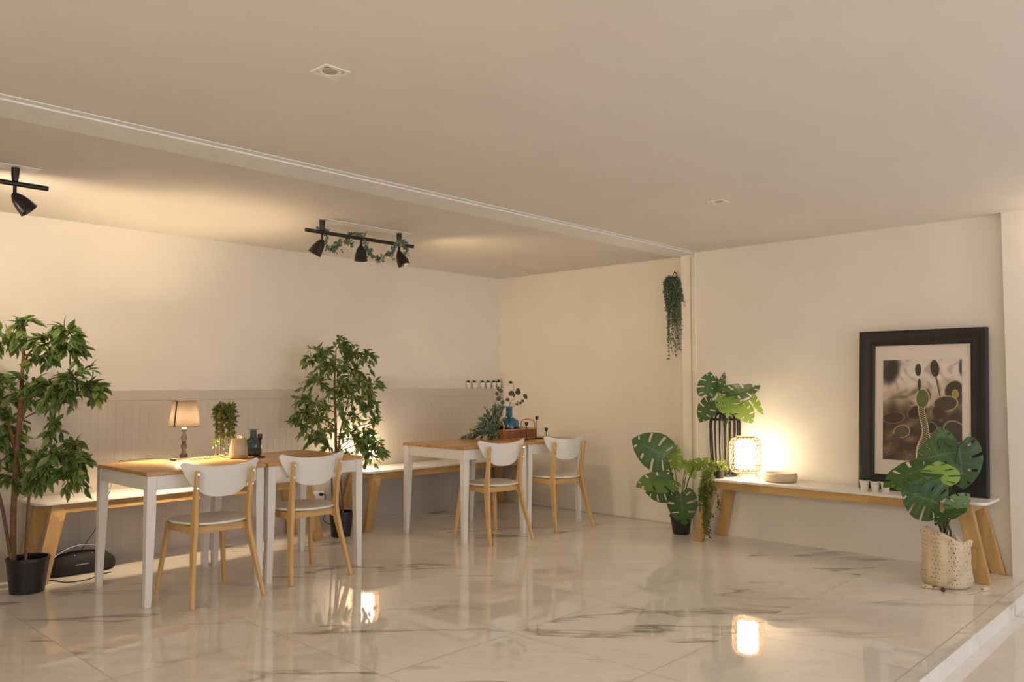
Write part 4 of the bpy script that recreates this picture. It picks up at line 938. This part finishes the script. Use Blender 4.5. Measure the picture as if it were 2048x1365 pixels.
for i, (tx, ty) in enumerate(tails + [q for q in tails if q[1] < 660] + [q for q in tails if q[1] < 630]):
    e = ony(tx + rg.uniform(-2, 2), ty + rg.uniform(-6, 2), -.085 + rg.uniform(-.03, .02)) - oh; s0 = Vector((rg.uniform(-.03, .03), 0, -.04)); 
    md = Vector((s0.x * .4 + e.x * .6 + rg.uniform(-.015, .015), -.03 + rg.uniform(-.03, .01), s0.z * .65 + e.z * .35 + .02)); pth = smoothpath([s0, md, (md + e) / 2 + Vector((rg.uniform(-.015, .015), -.01, 0)), e], 8)
    st2.tube(pth, .0012, 4)
    for p in pth[2:]:
        for q in range(3):
            L_ = .019 * rg.uniform(.6, 1.2); pp = p + rv(rg, .008); pp.y = min(pp.y, .018); d = rv(rg); d.y = -abs(d.y); roundleaf(m, pp, d, rv(rg), L_, L_ * .75, rg.random() * .8)
m.build('foliage', M['euca'], hp_); st2.build('stem', M['stemd'], hp_)

# ------------------------------------------------------------ track lights
def spot(name, parent, loc, target, power, size, col=(1.0, .70, .38)):
    l = bpy.data.lights.new(name, 'SPOT'); l.energy = power; l.color = col; l.spot_size = R(size); l.spot_blend = 1.0; l.shadow_soft_size = .06
    o = bpy.data.objects.new(name, l); C.objects.link(o); o.parent = parent; o.location = loc; d = Vector(target) - Vector(loc); o.rotation_euler = d.to_track_quat('-Z', 'Y').to_euler(); return o
def make_track(loc, label, heads, y0, y1):
    t = thing('track_light', label, 'ceiling light', loc, 0, 'black ceiling track lights')
    MB().tube([(0, y0, -.088), (0, y1, -.088)], .0135, 16).build('bar', M['blackmetal'], t, smooth=40)
    pl = MB().box((-.055, y0 + .05, -.006), (.055, y1 - .05, -.0)); pl.build('ceiling_plate', M['white'], t, bevel=.002)
    for yv in [h[0] for h in heads if h[2]]: MB().lathe([(.014, -.0745), (.018, -.05), (.020, -.006), (.012, -.006)], (0, yv, 0), 16).build('bracket', M['blackmetal'], t, smooth=40)
    for yv, dirv, _ in heads:
        d = Vector(dirv).normalized(); rot = Vector((0, 0, -1)).rotation_difference(d).to_matrix().to_4x4()
        h = bpy.data.objects.new('spotlight', None)
        m = MB(); m.tube([(0, yv, -.09), (0, yv, -.150)], .009, 10); arm = m.build('arm', M['blackmetal'], t, smooth=40)
        top = Vector((0, yv, -.150)); mm = MB()
        mm.lathe([(.010, .012), (.020, -.0), (.032, -.022), (.042, -.06), (.046, -.095), (.049, -.100), (.046, -.101), (.040, -.088), (.034, -.07)], n=28)
        mm.v = [tuple(rot @ Vector(v) + top) for v in mm.v]; hd = mm.build('lamp_head', M['blackmetal'], t, smooth=45)
        mm = MB().lathe([(.001, -.076), (.034, -.074)], n=24); mm.v = [tuple(rot @ Vector(v) + top) for v in mm.v]; mm.build('lens', M['gl'], hd, smooth=60)
    return t
M['gl'] = plain('frosted_lens', (.55, .52, .46, 1), .3)
tk = make_track((1.32, -2.795, 2.38), 'black ceiling track light wrapped in a eucalyptus garland', [(-.34, (-.35, -.45, -1), 1), (-.012, (0, 0, -1), 0), (.335, (.3, .28, -1), 1)], -.47, .47)
tk2 = make_track((1.32, -5.32, 2.38), 'black ceiling track light without greenery, cut by the left edge of the photo', [(-.34, (-.2, -.3, -1), 1), (-.01, (0, .2, -1), 0), (.312, (.25, .62, -.75), 1)], -.47, .468)
# lit head outside the frame washes the left wall; added fill brightens back wall
spot('wall_wash', tk2, (-.04, .06, -.27), (-1.32, 1.45, -.50), P_TRACK_AND_FILL[0], 125, (1.0, .76, .50))
spot('corner_fill', tk, (.035, .375, -.275), (-.05, 2.79, -.95), P_TRACK_AND_FILL[1], 125)
# garland on the track
go = Vector((1.32, -2.795, 2.292)); gd = thing('eucalyptus_garland', 'eucalyptus garland draped around the ceiling track light', 'garland', tuple(go))
ga = [(638, 458), (650, 462), (652, 485), (665, 500), (672, 492), (690, 480), (700, 470), (712, 466), (725, 478), (732, 500), (745, 505), (757, 520), (770, 508), (785, 505), (792, 490), (798, 483), (808, 495), (815, 508)]
pth = smoothpath([near(x, y, go, .0) + Vector((.018 * math.sin(i * 1.7), 0, 0)) - go for i, (x, y) in enumerate(ga)], 6); m = MB(); rg = random.Random(9); st2 = MB().tube(pth, .0022, 5)
for p in pth:
    for q in range(3): L_ = .026 * rg.uniform(.6, 1.25); roundleaf(m, p + rv(rg, .010), rv(rg) + Vector((0, 0, -.3)), rv(rg), L_, L_ * .8, rg.random())
for (a, b) in (((665, 490), (672, 508)), ((665, 485), (686, 503)), ((683, 478), (676, 490)), ((705, 480), (707, 493)), ((740, 498), (736, 510)), ((757, 510), (757, 524)), ((775, 505), (790, 520)), ((800, 480), (812, 486)), ((640, 455), (633, 462)), ((735, 465), (722, 470)), ((690, 480), (700, 488))):
    A, B = near(*a, go, .0) - go, near(*b, go, .01) - go
    for k in range(8):
        p = A.lerp(B, k / 7) + rv(rg, .007); L_ = .024 * rg.uniform(.6, 1.2); roundleaf(m, p, rv(rg) + (B - A).normalized(), rv(rg), L_, L_ * .8, rg.random())
m.build('foliage', M['euca'], gd); st2.build('stem', M['stemd'], gd)

# ------------------------------------------------------------ recessed ceiling lights (off)
for px, py, lb in ((660, 143, 'square white recessed ceiling light nearer the camera, switched off'), (1437, 404, 'square white recessed ceiling light near the right wall, switched off')):
    p = onz(px, py, H); t = thing('ceiling_light', lb, 'ceiling light', (p.x, p.y, H), 0, 'recessed ceiling lights')
    a = .052; m = MB(); m.box((-a, -a, -.004), (a, -a + .012, 0)); m.box((-a, a - .012, -.004), (a, a, 0)); m.box((-a, -a + .012, -.004), (-a + .012, a - .012, 0)); m.box((a - .012, -a + .012, -.004), (a, a - .012, 0))
    m.lathe([(.0412, -.0035), (.033, -.0035), (.028, -.0008)], n=32); m.build('frame', M['trimw'], t)
    MB().lathe([(.028, -.0012), (.022, -.0030), (.010, -.0020), (.001, -.0020)], n=28).build('lens', plain('downlight_lens', (.42, .38, .30, 1), .25), t, smooth=50)

# ------------------------------------------------------------ loudspeaker under the left bench
spk = Vector((.255, -4.27, 0)); ts = thing('portable_speaker', 'black portable speaker with a chrome arched handle on the floor under the left bench', 'speaker', tuple(spk), R(91))
# local: x along length, -y towards the room
m = MB(); rs = []
for i in range(13):
    f = -1 + 2 * i / 12; x = f * .205; k = (1 - abs(f) ** 2.6) ** .5 if abs(f) < 1 else 0; k = max(k, .25); zt = .060 + .075 * k; dp = .030 + .055 * k
    rs.append([(x, -dp * math.cos(a) * (1.0 if a < PI else 1), .008 + (zt - .0) * (.5 - .5 * math.cos(PI * min(1, q / 4.))) if False else 0) for q, a in ()] or
              [(x, -dp, .014), (x, -dp - .006, .05), (x, -dp, zt * .8), (x, -dp * .6, zt), (x, dp * .6, zt), (x, dp, zt * .8), (x, dp + .004, .05), (x, dp, .014), (x, dp * .6, .006), (x, -dp * .6, .006)])
m.loft(rs); m.build('body', painted('black_speaker_fabric', (.010, .010, .011, 1), .75, .5, .3, 200), ts, smooth=60)
MB().tube(smoothpath([(-.185, 0, .095), (-.15, 0, .130), (-.08, 0, .166), (0, 0, .180), (.08, 0, .166), (.15, 0, .130), (.185, 0, .095)], 6), .0065, 8).build('handle', M['chrome'], ts, smooth=60)
for x in (-.06, .05): MB().ball((x, -.066, .128), .003, 8).build('indicator_light', emit('blue_indicator', (.25, .45, 1., 1), 1.2), ts)
MB().box((-.10, -.045, .0), (.10, .045, .0065)).build('foot', M['black'], ts)
fc = bpy.data.curves.new('lettering', 'FONT'); fc.body = 'harman/kardon'; fc.size = .0125; fc.align_x = 'CENTER'; fc.extrude = .0006
fo = bpy.data.objects.new('lettering', fc); C.objects.link(fo)
dg = bpy.context.evaluated_depsgraph_get(); me = bpy.data.meshes.new_from_object(fo.evaluated_get(dg)); bpy.data.objects.remove(fo)
me.materials.clear(); me.materials.append(plain('silver_lettering', (.55, .55, .55, 1), .4)); fo = bpy.data.objects.new('lettering', me); C.objects.link(fo); fo.parent = ts; fo.location = (-.022, -.0915, .066); fo.rotation_euler = (R(92), 0, 0)
# its power cable on the floor
pc_ = [onz(222, 1146), onz(205, 1150), onz(175, 1161), onz(135, 1167), onz(105, 1163), onz(90, 1165), onz(72, 1175)]
pc_ = [Vector((p.x, p.y, .0045)) for p in pc_]
tag(MB().tube(smoothpath(pc_, 6), .0032, 6).build('power_cable', M['black'], smooth=60), 'thin black cable running over the floor from the speaker to the left pot', 'cable')

# ------------------------------------------------------------ wall outlet with plugs, cable beside the ficus pot
po = onx(636, 992, .048); wo = thing('wall_outlet', 'white wall outlet on the panelling behind the second chair, black plug in it', 'outlet', (.0475, po.y, po.z))
MB().box((0, -.055, -.036), (.008, .055, .036)).build('plate', M['pwhite'], wo, bevel=.003)
MB().box((.008, -.045, -.018), (.030, -.012, .015)).build('adapter', M['pwhite'], wo, bevel=.004)
pg = onx(638, 980, .06); MB().box((.008, .004, .0), (.034, .034, .022)).build('plug', M['black'], wo, bevel=.004)
a = Vector((.0475, po.y, po.z)); cpts = [a + Vector((.034, .02, .011)), onx(647, 985, .075), onx(646, 1003, .07), onx(655, 1010, .07)]
c2_ = [Vector((.085, a.y + .05, a.z)), Vector((.075, a.y + .055, a.z - .09)), Vector((.085, a.y + .09, .16)), Vector((.10, a.y + .02, .09)), Vector((.13, a.y + .10, .03)), Vector((.2, a.y + .16, .006))]
MB().tube(smoothpath([a + Vector((.034, .02, .011))] + c2_, 6), .003, 6).build('cable', M['black'], wo, smooth=60).matrix_parent_inverse = Matrix.Translation(-a)
